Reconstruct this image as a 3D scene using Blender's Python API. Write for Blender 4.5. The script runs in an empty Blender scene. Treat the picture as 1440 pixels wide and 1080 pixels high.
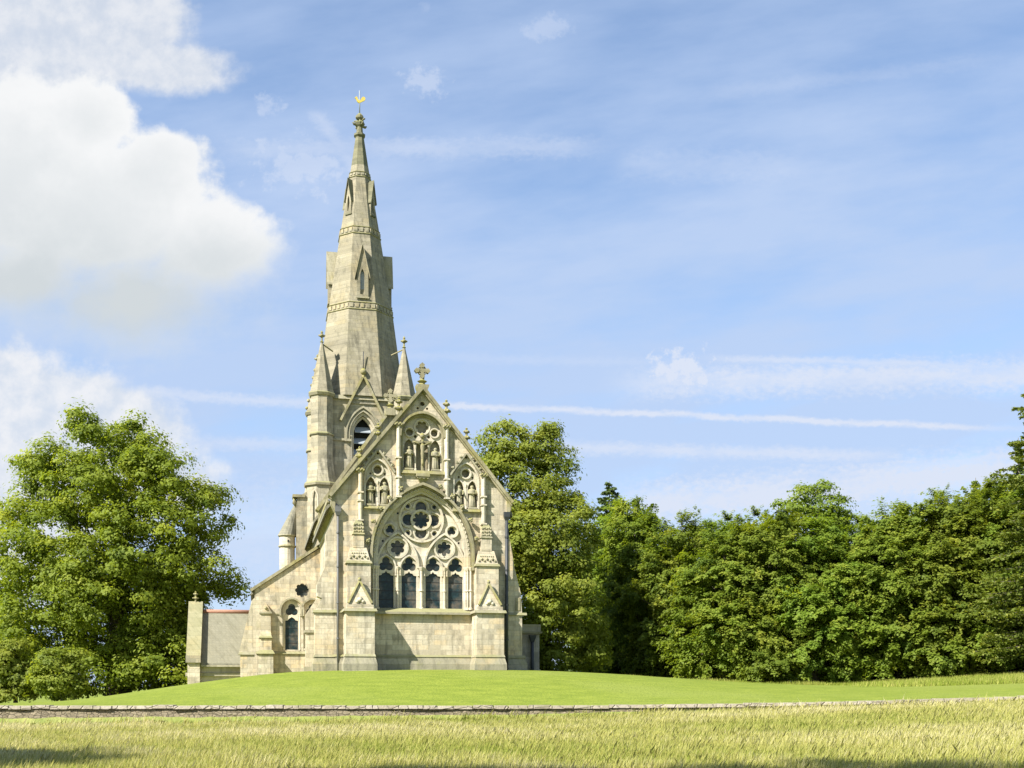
import bpy, bmesh, math, random
import numpy as np
from mathutils import Vector, Matrix
R = math.radians
sc = bpy.context.scene
col = sc.collection

# ------------------------------------------------------------------ camera, sky, sun, exposure
F = 1570.0          # focal length in photo pixels (1440 wide)
cam = bpy.data.cameras.new('camera'); camo = bpy.data.objects.new('camera', cam); col.objects.link(camo)
cam.sensor_width = 36; cam.lens = 36 * F / 1440
camo.location = (0, 0, 0); camo.rotation_euler = (R(90), 0, 0)
cam.shift_y = (960 - 540) / 1440
cam.clip_start = .1; cam.clip_end = 20000
sc.camera = camo
SUN_DIR = Vector((-.7206, -.6934, .9325)).normalized()
SKY_K = .076
sun = bpy.data.lights.new('sun', 'SUN'); suno = bpy.data.objects.new('sun', sun); col.objects.link(suno)
sun.energy = 5.0; sun.angle = R(.53); sun.color = (1, .955, .88)
suno.rotation_euler = SUN_DIR.to_track_quat('Z', 'Y').to_euler(); suno.location = (-40, -40, 60)
sc.view_settings.view_transform = 'Standard'; sc.view_settings.look = 'None'
sc.view_settings.exposure = 1.28; sc.view_settings.gamma = 1
sc.render.engine = 'CYCLES'

class NT:
    """tiny node helper"""
    def __init__(s, tree): s.t = tree; s.n = tree.nodes; s.l = tree.links
    def node(s, k, **a):
        n = s.n.new(k)
        for q, v in a.items(): setattr(n, q, v)
        return n
    def put(s, sock, v):
        if isinstance(v, bpy.types.NodeSocket): s.l.new(v, sock)
        elif v is not None:
            if hasattr(sock, 'default_value'):
                try: sock.default_value = v
                except Exception: sock.default_value = (*v, 1) if len(v) == 3 else v
    def m(s, op, a, b=None, c=None, clamp=False):
        n = s.node('ShaderNodeMath', operation=op); n.use_clamp = clamp
        s.put(n.inputs[0], a); s.put(n.inputs[1], b)
        if c is not None: s.put(n.inputs[2], c)
        return n.outputs[0]
    def vm(s, op, a, b=None):
        n = s.node('ShaderNodeVectorMath', operation=op); s.put(n.inputs[0], a); s.put(n.inputs[1], b)
        return n.outputs[0]
    def comb(s, x, y, z=0.):
        n = s.node('ShaderNodeCombineXYZ'); s.put(n.inputs[0], x); s.put(n.inputs[1], y); s.put(n.inputs[2], z); return n.outputs[0]
    def sep(s, v):
        n = s.node('ShaderNodeSeparateXYZ'); s.put(n.inputs[0], v); return n.outputs
    def noise(s, v, scale, detail=4, rough=.55, lac=2., dist=0.):
        n = s.node('ShaderNodeTexNoise'); s.put(n.inputs['Vector'], v); n.inputs['Scale'].default_value = scale
        n.inputs['Detail'].default_value = detail; n.inputs['Roughness'].default_value = rough
        n.inputs['Lacunarity'].default_value = lac; n.inputs['Distortion'].default_value = dist
        return n.outputs['Fac']
    def ss(s, v, a, b, o0=0., o1=1.):
        n = s.node('ShaderNodeMapRange', interpolation_type='SMOOTHSTEP')
        s.put(n.inputs[0], v); s.put(n.inputs[1], a); s.put(n.inputs[2], b); s.put(n.inputs[3], o0); s.put(n.inputs[4], o1)
        return n.outputs[0]
    def mix(s, f, a, b, mode='MIX'):
        n = s.node('ShaderNodeMix', data_type='RGBA', blend_type=mode)
        s.put(n.inputs[0], f); s.put(n.inputs[6], a if isinstance(a, bpy.types.NodeSocket) else (*a, 1)); s.put(n.inputs[7], b if isinstance(b, bpy.types.NodeSocket) else (*b, 1))
        return n.outputs[2]

def make_world():
    w = bpy.data.worlds.new('World'); sc.world = w; w.use_nodes = True
    T = NT(w.node_tree); T.n.clear()
    out = T.node('ShaderNodeOutputWorld'); bg = T.node('ShaderNodeBackground'); T.l.new(bg.outputs[0], out.inputs[0])
    sky = T.node('ShaderNodeTexSky', sky_type='NISHITA'); sky.sun_disc = False
    sky.sun_elevation = math.asin(SUN_DIR.z); sky.sun_rotation = math.atan2(SUN_DIR.x, SUN_DIR.y)
    sky.altitude = 100; sky.air_density = 1.0; sky.dust_density = .4; sky.ozone_density = 3.0
    bg.inputs[1].default_value = SKY_K
    g = T.node('ShaderNodeTexCoord').outputs['Generated']
    x, y, z = T.sep(g)
    ya = T.m('MAXIMUM', T.m('ABSOLUTE', y), .12)
    U = T.m('MULTIPLY_ADD', T.m('DIVIDE', x, ya), 15.7, 7.2)       # hundreds of photo pixels, from the sky direction
    V = T.m('MULTIPLY_ADD', T.m('DIVIDE', z, ya), -15.7, 9.6)
    P = T.comb(U, V)
    n1 = T.noise(P, .75, 9, .56); n2 = T.noise(T.vm('ADD', P, (31, 7, 0)), 2.6, 7, .6)
    nb = T.m('ADD', T.m('MULTIPLY', T.m('SUBTRACT', n1, .5), 1.5), T.m('MULTIPLY', T.m('SUBTRACT', n2, .5), .75))
    def blob(cx, cy, rx, ry, u=U, v=V):
        a = T.m('DIVIDE', T.m('SUBTRACT', u, cx), rx); b = T.m('DIVIDE', T.m('SUBTRACT', v, cy), ry)
        d = T.m('ADD', T.m('MULTIPLY', a, a), T.m('MULTIPLY', b, b))
        return T.m('SUBTRACT', 1., T.m('POWER', d, .6))
    def union(bl):
        r = None
        for b in bl:
            q = blob(*b)
            if r is None: r = q
            else:
                n = T.node('ShaderNodeMath', operation='SMOOTH_MAX'); T.put(n.inputs[0], r); T.put(n.inputs[1], q); n.inputs[2].default_value = .25; r = n.outputs[0]
        return r
    A = [(1.2, 3.0, 2.0, 1.5), (.2, 2.5, 1.9, 1.6), (3.0, 3.6, 1.2, .95), (-1.5, 3.3, 2.6, 1.9), (2.1, 2.5, .85, .75), (1.25, 1.7, .8, .65), (1.9, 4.3, 2.4, .95), (.2, 4.0, 2., .8)]
    FA = T.m('ADD', union(A), T.m('MULTIPLY', nb, .68))
    soft = T.ss(V, 2.9, 4.6, .26, 1.2)
    aA = T.ss(FA, 0., soft)
    B = [(.2, 1.2, 1.3, .6), (.9, .3, 2.0, .95), (-.4, 1.2, 1.8, 1.5), (2.3, .95, 1.25, .45), (1.8, .3, 1.1, .7), (.9, .9, 1.1, .5)]
    FB = T.m('ADD', union(B), T.m('MULTIPLY', nb, .8))
    aB = T.m('MULTIPLY', T.ss(FB, -.05, .5), .92)
    C = [(.1, 5.9, 1.9, 1.15), (1.4, 6.1, 1.3, .75), (-.8, 7.0, 2.6, 2.1), (1.1, 5.65, .9, .45), (1.6, 6.8, 1.6, .7)]
    FC = T.m('ADD', union(C), T.m('MULTIPLY', nb, .75))
    aC = T.m('MULTIPLY', T.ss(FC, -.08, .35), .95)
    # wisps, contrails: (x0,y0,x1,y1,width,strength)
    wis = None
    streak = T.noise(T.comb(T.m('MULTIPLY', U, .8), T.m('MULTIPLY', V, 2.0)), 1.6, 6, .6)
    fine = T.noise(T.comb(U, T.m('MULTIPLY', V, 1.5)), 9, 3, .6)
    for (x0, y0, x1, y1, wd, st) in [(5.2, 5.66, 14.6, 6.04, .055, 1.2), (8.3, 5.40, 16, 5.22, .26, .9), (9.6, 5.03, 16, 5.21, .07, .7), (1.7, 5.50, 5.0, 5.72, .10, .65),
            (2.4, 6.22, 4.6, 6.28, .11, .5), (7.2, 6.28, 13.0, 6.42, .11, .75), (2.7, 2.1, 9.0, 2.06, .17, .36), (4.4, 1.5, 5.15, 2.6, .16, .4), (11.8, 6.68, 16, 6.2, .10, .8),
            (8.2, 7.2, 16, 6.45, .38, 1.1), (9.6, 1.35, 14.3, .8, .12, .14), (8.0, 7.8, 15, 7.3, .6, .6), (2.6, 7.6, 5.0, 7.4, .9, .45), (8.5, 2.3, 11.5, 2.36, .25, .2), (4.5, 4.98, 10.5, 5.12, .08, .2)]:
        t = T.m('DIVIDE', T.m('SUBTRACT', U, x0), x1 - x0)
        if abs(y1 - y0) > 1:
            d = T.m('SUBTRACT', U, T.m('MULTIPLY_ADD', T.m('DIVIDE', T.m('SUBTRACT', V, y0), y1 - y0), x1 - x0, x0))
            t = T.m('DIVIDE', T.m('SUBTRACT', V, y0), y1 - y0)
        else: d = T.m('SUBTRACT', V, T.m('MULTIPLY_ADD', t, y1 - y0, y0))
        d = T.m('ADD', d, T.m('MULTIPLY', T.m('SUBTRACT', fine, .5), wd * 1.6))
        d = T.m('ADD', d, T.m('MULTIPLY', T.m('SUBTRACT', n1, .5), .16))
        e = T.m('MULTIPLY', T.ss(T.m('ABSOLUTE', d), 0., wd * 1.3, 1., 0.), T.m('MULTIPLY', T.ss(t, 0., .16), T.ss(t, .8, 1., 1., .15 if x1 > 14 else 0.)))
        e = T.m('MULTIPLY', T.m('MULTIPLY', e, st), T.ss(streak, .3, .6, .6, 1.05))
        wis = e if wis is None else T.m('MAXIMUM', wis, e)
    for (cx, cy, rx, ry, st) in [(9.6, 5.22, .62, .32, .95), (5.97, 1.12, .34, .26, .38), (3.82, 1.5, .22, .24, .32), (7.75, .38, .42, .22, .25), (4.2, 2.35, .8, .45, .4), (6.0, .1, .1, .1, .1), (10.2, 5.35, .6, .2, .5)]:
        e = T.m('MULTIPLY', T.ss(T.m('ADD', blob(cx, cy, rx, ry), T.m('MULTIPLY', T.m('SUBTRACT', T.noise(P, 3.2, 6, .65), .5), 4.5)), .05, .9), st * 1.15)
        wis = T.m('MAXIMUM', wis, e)
    veil = T.noise(T.comb(T.m('MULTIPLY', U, .28), T.m('MULTIPLY_ADD', V, .9, T.m('MULTIPLY', U, .12))), 1.1, 6, .55)
    hz = T.ss(V, -.5, 3.0, .46, .74)
    va = T.m('MULTIPLY', T.ss(veil, .15, .8), hz)
    va = T.m('ADD', va, T.ss(V, 0., 8.0, .17, .45))
    EX = 2 ** sc.view_settings.exposure * SKY_K
    def wc(r, g, b): return (r / EX, g / EX, b / EX)
    # cloud shading: bright billows near the upper edge, grey towards the base
    shade = T.m('ADD', T.ss(FA, .15, 1.0), T.m('MULTIPLY', T.m('SUBTRACT', T.noise(T.vm('ADD', P, (3, 9, 0)), 1.1, 7, .6), .5), 1.1))
    base = T.ss(T.m('ADD', V, T.m('MULTIPLY', U, -.18)), 2.3, 3.9)
    sh = T.m('MULTIPLY', T.m('ADD', T.m('MULTIPLY', shade, .75), base), .6, clamp=True)
    cA = T.mix(sh, wc(.93, .94, .95), wc(.65, .70, .73))
    cB = T.mix(T.ss(n2, .3, .7), wc(.66, .72, .82), wc(.84, .86, .90))
    cC = T.mix(T.ss(n2, .3, .7), wc(.68, .75, .86), wc(.89, .90, .93))
    base_c = T.mix(1., sky.outputs[0], (1.05, 1.12, 1.16), 'MULTIPLY')
    c = T.mix(T.m('MINIMUM', va, .88), base_c, wc(.53, .66, .91))
    c = T.mix(wis, c, wc(.72, .79, .94))
    c = T.mix(aC, c, cC); c = T.mix(aB, c, cB); c = T.mix(aA, c, cA)
    up = T.ss(z, -.02, .0)
    c = T.mix(up, (.5, .55, .5), c)
    T.l.new(c, bg.inputs[0])
    try: w.cycles.sampling_method = 'MANUAL'; w.cycles.sample_map_resolution = 512
    except Exception: pass
make_world()

# ------------------------------------------------------------------ materials
def mat(name):
    m = bpy.data.materials.new(name); m.use_nodes = True
    T = NT(m.node_tree); b = T.n['Principled BSDF']
    return m, T, b
def bump(T, b, h, strength, dist=.02):
    n = T.node('ShaderNodeBump'); n.inputs['Strength'].default_value = strength; n.inputs['Distance'].default_value = dist
    T.put(n.inputs['Height'], h); T.l.new(n.outputs[0], b.inputs['Normal'])

def stone(name, c1, c2, c3, mortar, lich=.5, top=(.20, .20, .075), bw=.62, bh=.26, grime=.5, streaks=.3):
    m, T, b = mat(name)
    o = T.node('ShaderNodeTexCoord').outputs['Object']
    x, y, z = T.sep(o)
    uv = T.comb(T.m('ADD', x, y), z)
    br = T.node('ShaderNodeTexBrick'); T.put(br.inputs['Vector'], uv)
    br.inputs['Scale'].default_value = 1; br.inputs['Brick Width'].default_value = bw; br.inputs['Row Height'].default_value = bh
    br.inputs['Mortar Size'].default_value = .012; br.inputs['Mortar Smooth'].default_value = .3; br.inputs['Bias'].default_value = -.1
    br.inputs['Color1'].default_value = (0, 0, 0, 1); br.inputs['Color2'].default_value = (1, 1, 1, 1); br.inputs['Mortar'].default_value = (.5, .5, .5, 1)
    rnd = br.outputs['Color']; mo = br.outputs['Fac']
    n0 = T.noise(o, .45, 5, .6); n1 = T.noise(o, 2.2, 6, .65); n2 = T.noise(o, 9, 5, .6)
    rr = T.m('ADD', T.m('MULTIPLY', rnd, .55), T.m('MULTIPLY', n1, .6))
    c = T.mix(T.ss(rr, .2, .85), c1, c2)
    c = T.mix(T.m('MULTIPLY', T.ss(T.m('ADD', n0, T.m('MULTIPLY', rnd, .22)), .58, .78), .85), c, c3)
    c = T.mix(T.m('MULTIPLY', T.ss(n2, .35, .75), .28), c, mortar)
    c = T.mix(T.m('MULTIPLY', mo, .4), c, mortar)
    # grime streaks running down
    st = T.noise(T.comb(T.m('MULTIPLY', T.m('ADD', x, y), 2.4), T.m('MULTIPLY', z, .35)), 1.4, 5, .6)
    c = T.mix(T.m('MULTIPLY', T.ss(st, .46, .72), grime), c, tuple(q * .55 for q in mortar))
    so = T.noise(T.vm('MULTIPLY', T.vm('ADD', o, (9, 4, 3)), (1, 1, .55)), 1.9, 7, .72)
    c = T.mix(T.m('MULTIPLY', T.ss(so, .5, .68), grime * .85), c, tuple(q * .6 for q in mortar))
    # lichen patches, and on every ledge that faces the sky
    nz = T.sep(T.node('ShaderNodeNewGeometry').outputs['Normal'])[2]
    la = T.ss(T.m('ADD', nz, T.m('MULTIPLY', T.m('SUBTRACT', n1, .5), .7)), .22, .6)
    c = T.mix(T.m('MULTIPLY', la, min(1, lich + .25)), c, top)
    lp = T.ss(T.noise(T.vm('ADD', o, (5, 2, 9)), 1.3, 7, .7), .56, .72)
    c = T.mix(T.m('MULTIPLY', lp, lich), c, tuple(q * 1.15 for q in top))
    T.l.new(c, b.inputs['Base Color']); b.inputs['Roughness'].default_value = .92; b.inputs['Specular IOR Level'].default_value = .2
    bump(T, b, T.m('ADD', T.m('MULTIPLY', mo, -.5), T.m('MULTIPLY', n2, .6)), .6, .02)
    return m
def plain(name, c, rough=.7, metal=0, var=.25, scale=6, bumps=.2):
    m, T, b = mat(name)
    o = T.node('ShaderNodeTexCoord').outputs['Object']
    n = T.noise(o, scale, 5, .6)
    cc = T.mix(n, tuple(q * (1 - var) for q in c), tuple(min(1, q * (1 + var)) for q in c))
    T.l.new(cc, b.inputs['Base Color']); b.inputs['Roughness'].default_value = rough; b.inputs['Metallic'].default_value = metal
    if bumps: bump(T, b, n, bumps)
    return m

M = {}
M['stone'] = stone('ashlar_stone', (0.395, 0.343, 0.244), (0.592, 0.531, 0.404), (0.526, 0.404, 0.235), (0.226, 0.207, 0.155), lich=.22, grime=.6)
M['trim'] = stone('dressed_stone', (0.517, 0.465, 0.357), (0.630, 0.573, 0.461), (0.508, 0.423, 0.273), (0.301, 0.273, 0.197), lich=.15, bw=.9, bh=.45, grime=.4)
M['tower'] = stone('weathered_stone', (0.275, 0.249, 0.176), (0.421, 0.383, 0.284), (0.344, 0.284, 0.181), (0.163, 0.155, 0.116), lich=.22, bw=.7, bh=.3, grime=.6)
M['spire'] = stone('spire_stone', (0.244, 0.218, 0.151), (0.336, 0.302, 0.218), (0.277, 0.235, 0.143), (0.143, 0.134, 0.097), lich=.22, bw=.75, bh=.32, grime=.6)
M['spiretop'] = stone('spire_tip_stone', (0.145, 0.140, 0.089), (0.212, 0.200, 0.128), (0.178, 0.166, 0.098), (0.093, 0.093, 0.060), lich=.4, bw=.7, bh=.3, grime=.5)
M['lichen'] = stone('lichened_stone', (.24, .215, .13), (.36, .325, .22), (.28, .245, .09), (.14, .135, .075), lich=.7, top=(.235, .22, .055), bw=.9, bh=.9, grime=.5)
M['string'] = stone('string_stone', (.29, .265, .185), (.40, .365, .265), (.32, .28, .15), (.17, .16, .105), lich=.4, bw=1.1, bh=.9, grime=.4)
M['recess'] = stone('niche_stone', (.29, .26, .18), (.38, .34, .24), (.34, .28, .16), (.19, .175, .115), lich=.3, grime=.4)
M['base'] = stone('plinth_stone', (.26, .24, .17), (.38, .345, .25), (.40, .32, .18), (.17, .165, .12), lich=.35, bw=.8, bh=.3, grime=.5)
M['tile'] = stone('stone_tiles', (0.200, 0.192, 0.148), (0.272, 0.256, 0.200), (0.240, 0.224, 0.164), (0.136, 0.132, 0.096), lich=.3, top=(0.192, 0.180, 0.120), bw=.22, bh=.16, grime=.7)
M['redtile'] = plain('red_ridge_tile', (.30, .155, .10), .85, var=.35)
M['lead'] = plain('lead_sheet', (.22, .25, .27), .6, var=.3)
M['louvre'] = plain('grey_louvre', (.24, .27, .29), .7, var=.25)
M['iron'] = plain('cast_iron', (.028, .032, .034), .55, var=.3)
M['pipegrey'] = plain('grey_painted_iron', (.11, .11, .105), .6, var=.3)
M['gold'] = plain('gilding', (.95, .66, .13), .35, metal=.6, var=.15, bumps=0)
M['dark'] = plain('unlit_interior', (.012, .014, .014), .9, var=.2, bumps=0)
def glass():
    m, T, b = mat('leaded_glass')
    o = T.node('ShaderNodeTexCoord').outputs['Object']; x, y, z = T.sep(o)
    n = T.noise(o, 1.1, 4, .6); n2 = T.noise(o, 7, 3, .5)
    bars = T.ss(T.m('ABSOLUTE', T.m('SUBTRACT', T.m('FRACT', T.m('MULTIPLY', z, 2.2)), .5)), .44, .47)
    c = T.mix(T.ss(n, .42, .62), (.010, .022, .024), (.10, .088, .07))  # brownish patches paint reflections into the pane colour
    c = T.mix(T.m('MULTIPLY', T.ss(n2, .45, .7), .6), c, (.02, .045, .055))
    c = T.mix(bars, c, (.01, .01, .01))
    T.l.new(c, b.inputs['Base Color']); b.inputs['Roughness'].default_value = .3; b.inputs['Specular IOR Level'].default_value = .3
    bump(T, b, T.noise(o, 3.5, 3, .5), .35, .05)
    return m
M['glass'] = glass()

def foliage(name, c_dark, c_light, c_tip, trans=.5):
    m, T, b = mat(name)
    at = T.node('ShaderNodeAttribute', attribute_name='tone'); t = at.outputs['Fac']
    oi = T.node('ShaderNodeObjectInfo').outputs['Random']
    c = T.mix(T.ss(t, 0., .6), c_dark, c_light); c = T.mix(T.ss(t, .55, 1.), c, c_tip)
    hs = T.node('ShaderNodeHueSaturation'); T.put(hs.inputs['Hue'], T.m('MULTIPLY_ADD', oi, .02, .49)); T.put(hs.inputs['Value'], T.m('MULTIPLY_ADD', oi, .25, .9)); T.put(hs.inputs['Color'], c)
    c = hs.outputs[0]
    T.l.new(c, b.inputs['Base Color']); b.inputs['Roughness'].default_value = .6; b.inputs['Specular IOR Level'].default_value = .25
    tr = T.node('ShaderNodeBsdfTranslucent'); T.l.new(T.mix(1., c, (1.2, 1.15, .45), 'MULTIPLY'), tr.inputs[0])
    mx = T.node('ShaderNodeMixShader'); mx.inputs[0].default_value = trans
    T.l.new(b.outputs[0], mx.inputs[1]); T.l.new(tr.outputs[0], mx.inputs[2]); T.l.new(mx.outputs[0], T.n['Material Output'].inputs[0])
    return m
M['lime'] = foliage('lime_leaves', (.07, .11, .012), (.205, .25, .024), (.36, .375, .045), .55)
M['oak'] = foliage('pale_leaves', (.10, .16, .02), (.25, .31, .042), (.40, .44, .075), .56)
M['beech'] = foliage('beech_leaves', (.075, .13, .017), (.185, .25, .029), (.33, .365, .05), .56)
M['conifer'] = foliage('conifer_needles', (.05, .085, .018), (.13, .175, .028), (.26, .28, .045), .4)
M['bluefir'] = foliage('fir_needles', (.05, .09, .035), (.10, .15, .055), (.17, .22, .08), .3)
M['bark'] = plain('bark', (.10, .085, .06), .95, var=.4, scale=9, bumps=.6)

def lawn_mat():
    m, T, b = mat('mown_grass')
    o = T.node('ShaderNodeTexCoord').outputs['Object']; x, y, z = T.sep(o)
    n0 = T.noise(o, .12, 4, .6); n1 = T.noise(T.comb(x, T.m('MULTIPLY', y, 2.)), .8, 6, .65); n2 = T.noise(T.comb(x, T.m('MULTIPLY', y, .35)), 9, 5, .75)
    c = T.mix(T.ss(n1, .3, .72), (0.134, 0.174, 0.019), (0.202, 0.237, 0.032))
    c = T.mix(T.ss(n0, .45, .72), c, (.19, .222, .04))
    c = T.mix(T.m('MULTIPLY', T.ss(n2, .4, .7), .6), c, (.09, .13, .016))
    # unmown bank on the far right, rough pasture far off
    rough = T.m('MULTIPLY', T.ss(T.m('ADD', T.m('SUBTRACT', x, T.m('MULTIPLY', y, .34)), T.m('MULTIPLY', n1, 2.)), .3, 2.5), T.ss(y, 44., 60.))
    c = T.mix(rough, c, T.mix(n1, (.20, .20, .045), (.15, .20, .03)))
    T.l.new(c, b.inputs['Base Color']); b.inputs['Roughness'].default_value = .9; b.inputs['Specular IOR Level'].default_value = .15
    bump(T, b, T.m('ADD', n2, T.m('MULTIPLY', n1, 2.)), .6, .05)
    return m
M['lawn'] = lawn_mat()
def field_mat():
    m, T, b = mat('pasture')
    o = T.node('ShaderNodeTexCoord').outputs['Object']
    n0 = T.noise(o, .25, 5, .6); n1 = T.noise(o, 2.5, 6, .7)
    c = T.mix(T.ss(n1, .3, .7), (.13, .16, .03), (.24, .25, .07)); c = T.mix(T.ss(n0, .4, .7), c, (.15, .19, .03))  # ground colour darkened to paint shade into the gaps between blades
    T.l.new(c, b.inputs['Base Color']); b.inputs['Roughness'].default_value = .95; bump(T, b, n1, .8, .1)
    return m
M['field'] = field_mat()
def blade_mat():
    m, T, b = mat('seeding_grass')
    t = T.node('ShaderNodeAttribute', attribute_name='tone').outputs['Fac']
    c = T.mix(T.ss(t, .0, .5), (.225, .28, .035), (.43, .41, .115)); c = T.mix(T.ss(t, .5, 1.), c, (.63, .57, .32))
    T.l.new(c, b.inputs['Base Color']); b.inputs['Roughness'].default_value = .7; b.inputs['Specular IOR Level'].default_value = .2
    tr = T.node('ShaderNodeBsdfTranslucent'); T.l.new(c, tr.inputs[0])
    mx = T.node('ShaderNodeMixShader'); mx.inputs[0].default_value = .4
    T.l.new(b.outputs[0], mx.inputs[1]); T.l.new(tr.outputs[0], mx.inputs[2]); T.l.new(mx.outputs[0], T.n['Material Output'].inputs[0])
    return m
M['blade'] = blade_mat()
def rubble(name, a, bcol, moss, ek=.6, vs=3.2):
    m, T, b = mat(name)
    o = T.node('ShaderNodeTexCoord').outputs['Object']
    v = T.node('ShaderNodeTexVoronoi', feature='F1'); T.put(v.inputs['Vector'], T.vm('MULTIPLY', o, (1, 1, 1.8))); v.inputs['Scale'].default_value = vs
    v2 = T.node('ShaderNodeTexVoronoi', feature='DISTANCE_TO_EDGE'); T.put(v2.inputs['Vector'], T.vm('MULTIPLY', o, (1, 1, 1.8))); v2.inputs['Scale'].default_value = vs
    n = T.noise(o, 1.2, 6, .65); n2 = T.noise(o, 12, 4, .6)
    c = T.mix(T.sep(v.outputs['Color'])[0], a, bcol); c = T.mix(T.ss(n, .5, .75), c, moss)
    e = T.ss(v2.outputs[0], 0., .08)
    c = T.mix(e, tuple(q * ek for q in a), c); c = T.mix(T.m('MULTIPLY', n2, .3), c, tuple(q * .5 for q in bcol))
    T.l.new(c, b.inputs['Base Color']); b.inputs['Roughness'].default_value = .95
    bump(T, b, T.m('ADD', e, n2), .9, .04)
    return m
M['rubble'] = rubble('rubble_stone', (.17, .14, .09), (.27, .225, .15), (.17, .155, .075), .85, 5.)
M['capstone'] = rubble('coping_stone', (0.259, 0.223, 0.158), (0.360, 0.320, 0.252), (0.187, 0.173, 0.094), 1., 2.)

# ------------------------------------------------------------------ mesh helpers
def tag(o, label=None, cat=None, group=None, kind=None):
    if label: o['label'] = label
    if cat: o['category'] = cat
    if group: o['group'] = group
    if kind: o['kind'] = kind
    return o
def empty(name, loc=(0, 0, 0), rz=0):
    o = bpy.data.objects.new(name, None); col.objects.link(o); o.location = loc; o.rotation_euler = (0, 0, rz); o.empty_display_size = .3
    return o
def curve_mesh(loops, half, bev=0.):
    cu = bpy.data.curves.new('tmp', 'CURVE'); cu.dimensions = '2D'; cu.fill_mode = 'BOTH'; cu.extrude = half
    for lp in loops:
        s = cu.splines.new('POLY'); s.points.add(len(lp) - 1)
        for p, q in zip(s.points, lp): p.co = (q[0], q[1], 0, 1)
        s.use_cyclic_u = True
    ob = bpy.data.objects.new('tmp', cu); me = bpy.data.meshes.new_from_object(ob)
    bpy.data.objects.remove(ob); bpy.data.curves.remove(cu)
    return me
SPLIT = {'string_course', 'carved_band', 'lucarne_roof', 'plinth', 'eaves_cornice', 'hood_mould', 'gablet_coping', 'carved_boss', 'finial'}
class MB:
    def __init__(s): s.v = []; s.f = []; s.smooth = set(); s.sh = []
    def add(s, vs, fs, sm=False):
        k = len(s.v); s.v += [tuple(p) for p in vs]; s.sh.append((k, len(s.v), len(s.f), len(s.f) + len(fs)))
        for f in fs:
            if sm: s.smooth.add(len(s.f))
            s.f.append(tuple(i + k for i in f))
        return s
    def box(s, x0, x1, y0, y1, z0, z1):
        return s.add([(x0, y0, z0), (x1, y0, z0), (x1, y1, z0), (x0, y1, z0), (x0, y0, z1), (x1, y0, z1), (x1, y1, z1), (x0, y1, z1)],
                     [(0, 3, 2, 1), (4, 5, 6, 7), (0, 1, 5, 4), (1, 2, 6, 5), (2, 3, 7, 6), (3, 0, 4, 7)])
    def frus(s, a, b):          # a, b = (x0,x1,y0,y1,z)
        x0, x1, y0, y1, z0 = a; X0, X1, Y0, Y1, z1 = b
        return s.add([(x0, y0, z0), (x1, y0, z0), (x1, y1, z0), (x0, y1, z0), (X0, Y0, z1), (X1, Y0, z1), (X1, Y1, z1), (X0, Y1, z1)],
                     [(0, 3, 2, 1), (4, 5, 6, 7), (0, 1, 5, 4), (1, 2, 6, 5), (2, 3, 7, 6), (3, 0, 4, 7)])
    def plate(s, loops, y0, y1, axis='y'):      # 2-D outline (with holes) given thickness from y0 to y1
        me = curve_mesh(loops, abs(y1 - y0) / 2); m = (y0 + y1) / 2
        if axis == 'y': vs = [(v.co.x, m - v.co.z, v.co.y) for v in me.vertices]
        else: vs = [(m + v.co.z, v.co.x, v.co.y) for v in me.vertices]
        fs = [tuple(p.vertices) for p in me.polygons]
        bpy.data.meshes.remove(me)
        return s.add(vs, fs)
    def ngon(s, n, c, prof, rot=0, cap=True, sx=1, sy=1, sm=False, lean=None):    # stacked rings: prof = [(r, z)...]
        vs = []; fs = []
        for q, (r, z) in enumerate(prof):
            lx, ly = (0, 0) if lean is None else lean[q]
            for i in range(n):
                a = rot + 2 * math.pi * i / n
                vs.append((c[0] + lx + r * sx * math.cos(a), c[1] + ly + r * sy * math.sin(a), z))
        for q in range(len(prof) - 1):
            for i in range(n):
                j = (i + 1) % n; fs.append((q * n + i, q * n + j, (q + 1) * n + j, (q + 1) * n + i))
        if cap: fs.append(tuple(range(n - 1, -1, -1))); fs.append(tuple((len(prof) - 1) * n + i for i in range(n)))
        return s.add(vs, fs, sm)
    def tube(s, pts, rad, n=6, sm=True):
        pts = [Vector(p) for p in pts]; vs = []; fs = []
        if not hasattr(rad, '__len__'): rad = [rad] * len(pts)
        for i, p in enumerate(pts):
            d = (pts[min(i + 1, len(pts) - 1)] - pts[max(i - 1, 0)]).normalized()
            a = d.orthogonal().normalized() if abs(d.z) > .95 else d.cross(Vector((0, 0, 1))).normalized()
            b = d.cross(a)
            for k in range(n):
                t = 2 * math.pi * k / n; vs.append(p + (a * math.cos(t) + b * math.sin(t)) * rad[i])
        for i in range(len(pts) - 1):
            for k in range(n):
                j = (k + 1) % n; fs.append((i * n + k, i * n + j, (i + 1) * n + j, (i + 1) * n + k))
        fs.append(tuple(range(n - 1, -1, -1))); fs.append(tuple((len(pts) - 1) * n + k for k in range(n)))
        return s.add(vs, fs, sm)
    def ball(s, c, r, n=8, sx=1, sy=1, sz=1):
        m = 5
        return s.ngon(n, c, [(max(.001, r * math.sin(math.pi * q / m)), c[2] - r * sz * math.cos(math.pi * q / m)) for q in range(m + 1)], sx=sx, sy=sy, sm=True)
    def bar(s, a, b, y0, y1, t):    # bar in the x-z plane from a to b, thickness t to its upper side
        a = Vector((a[0], a[1])); b = Vector((b[0], b[1])); d = (b - a).normalized(); n = Vector((-d.y, d.x))
        if n.y < 0: n = -n
        q = [a, b, b + n * t, a + n * t]
        return s.plate([[(p.x, p.y) for p in q]], y0, y1)
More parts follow.
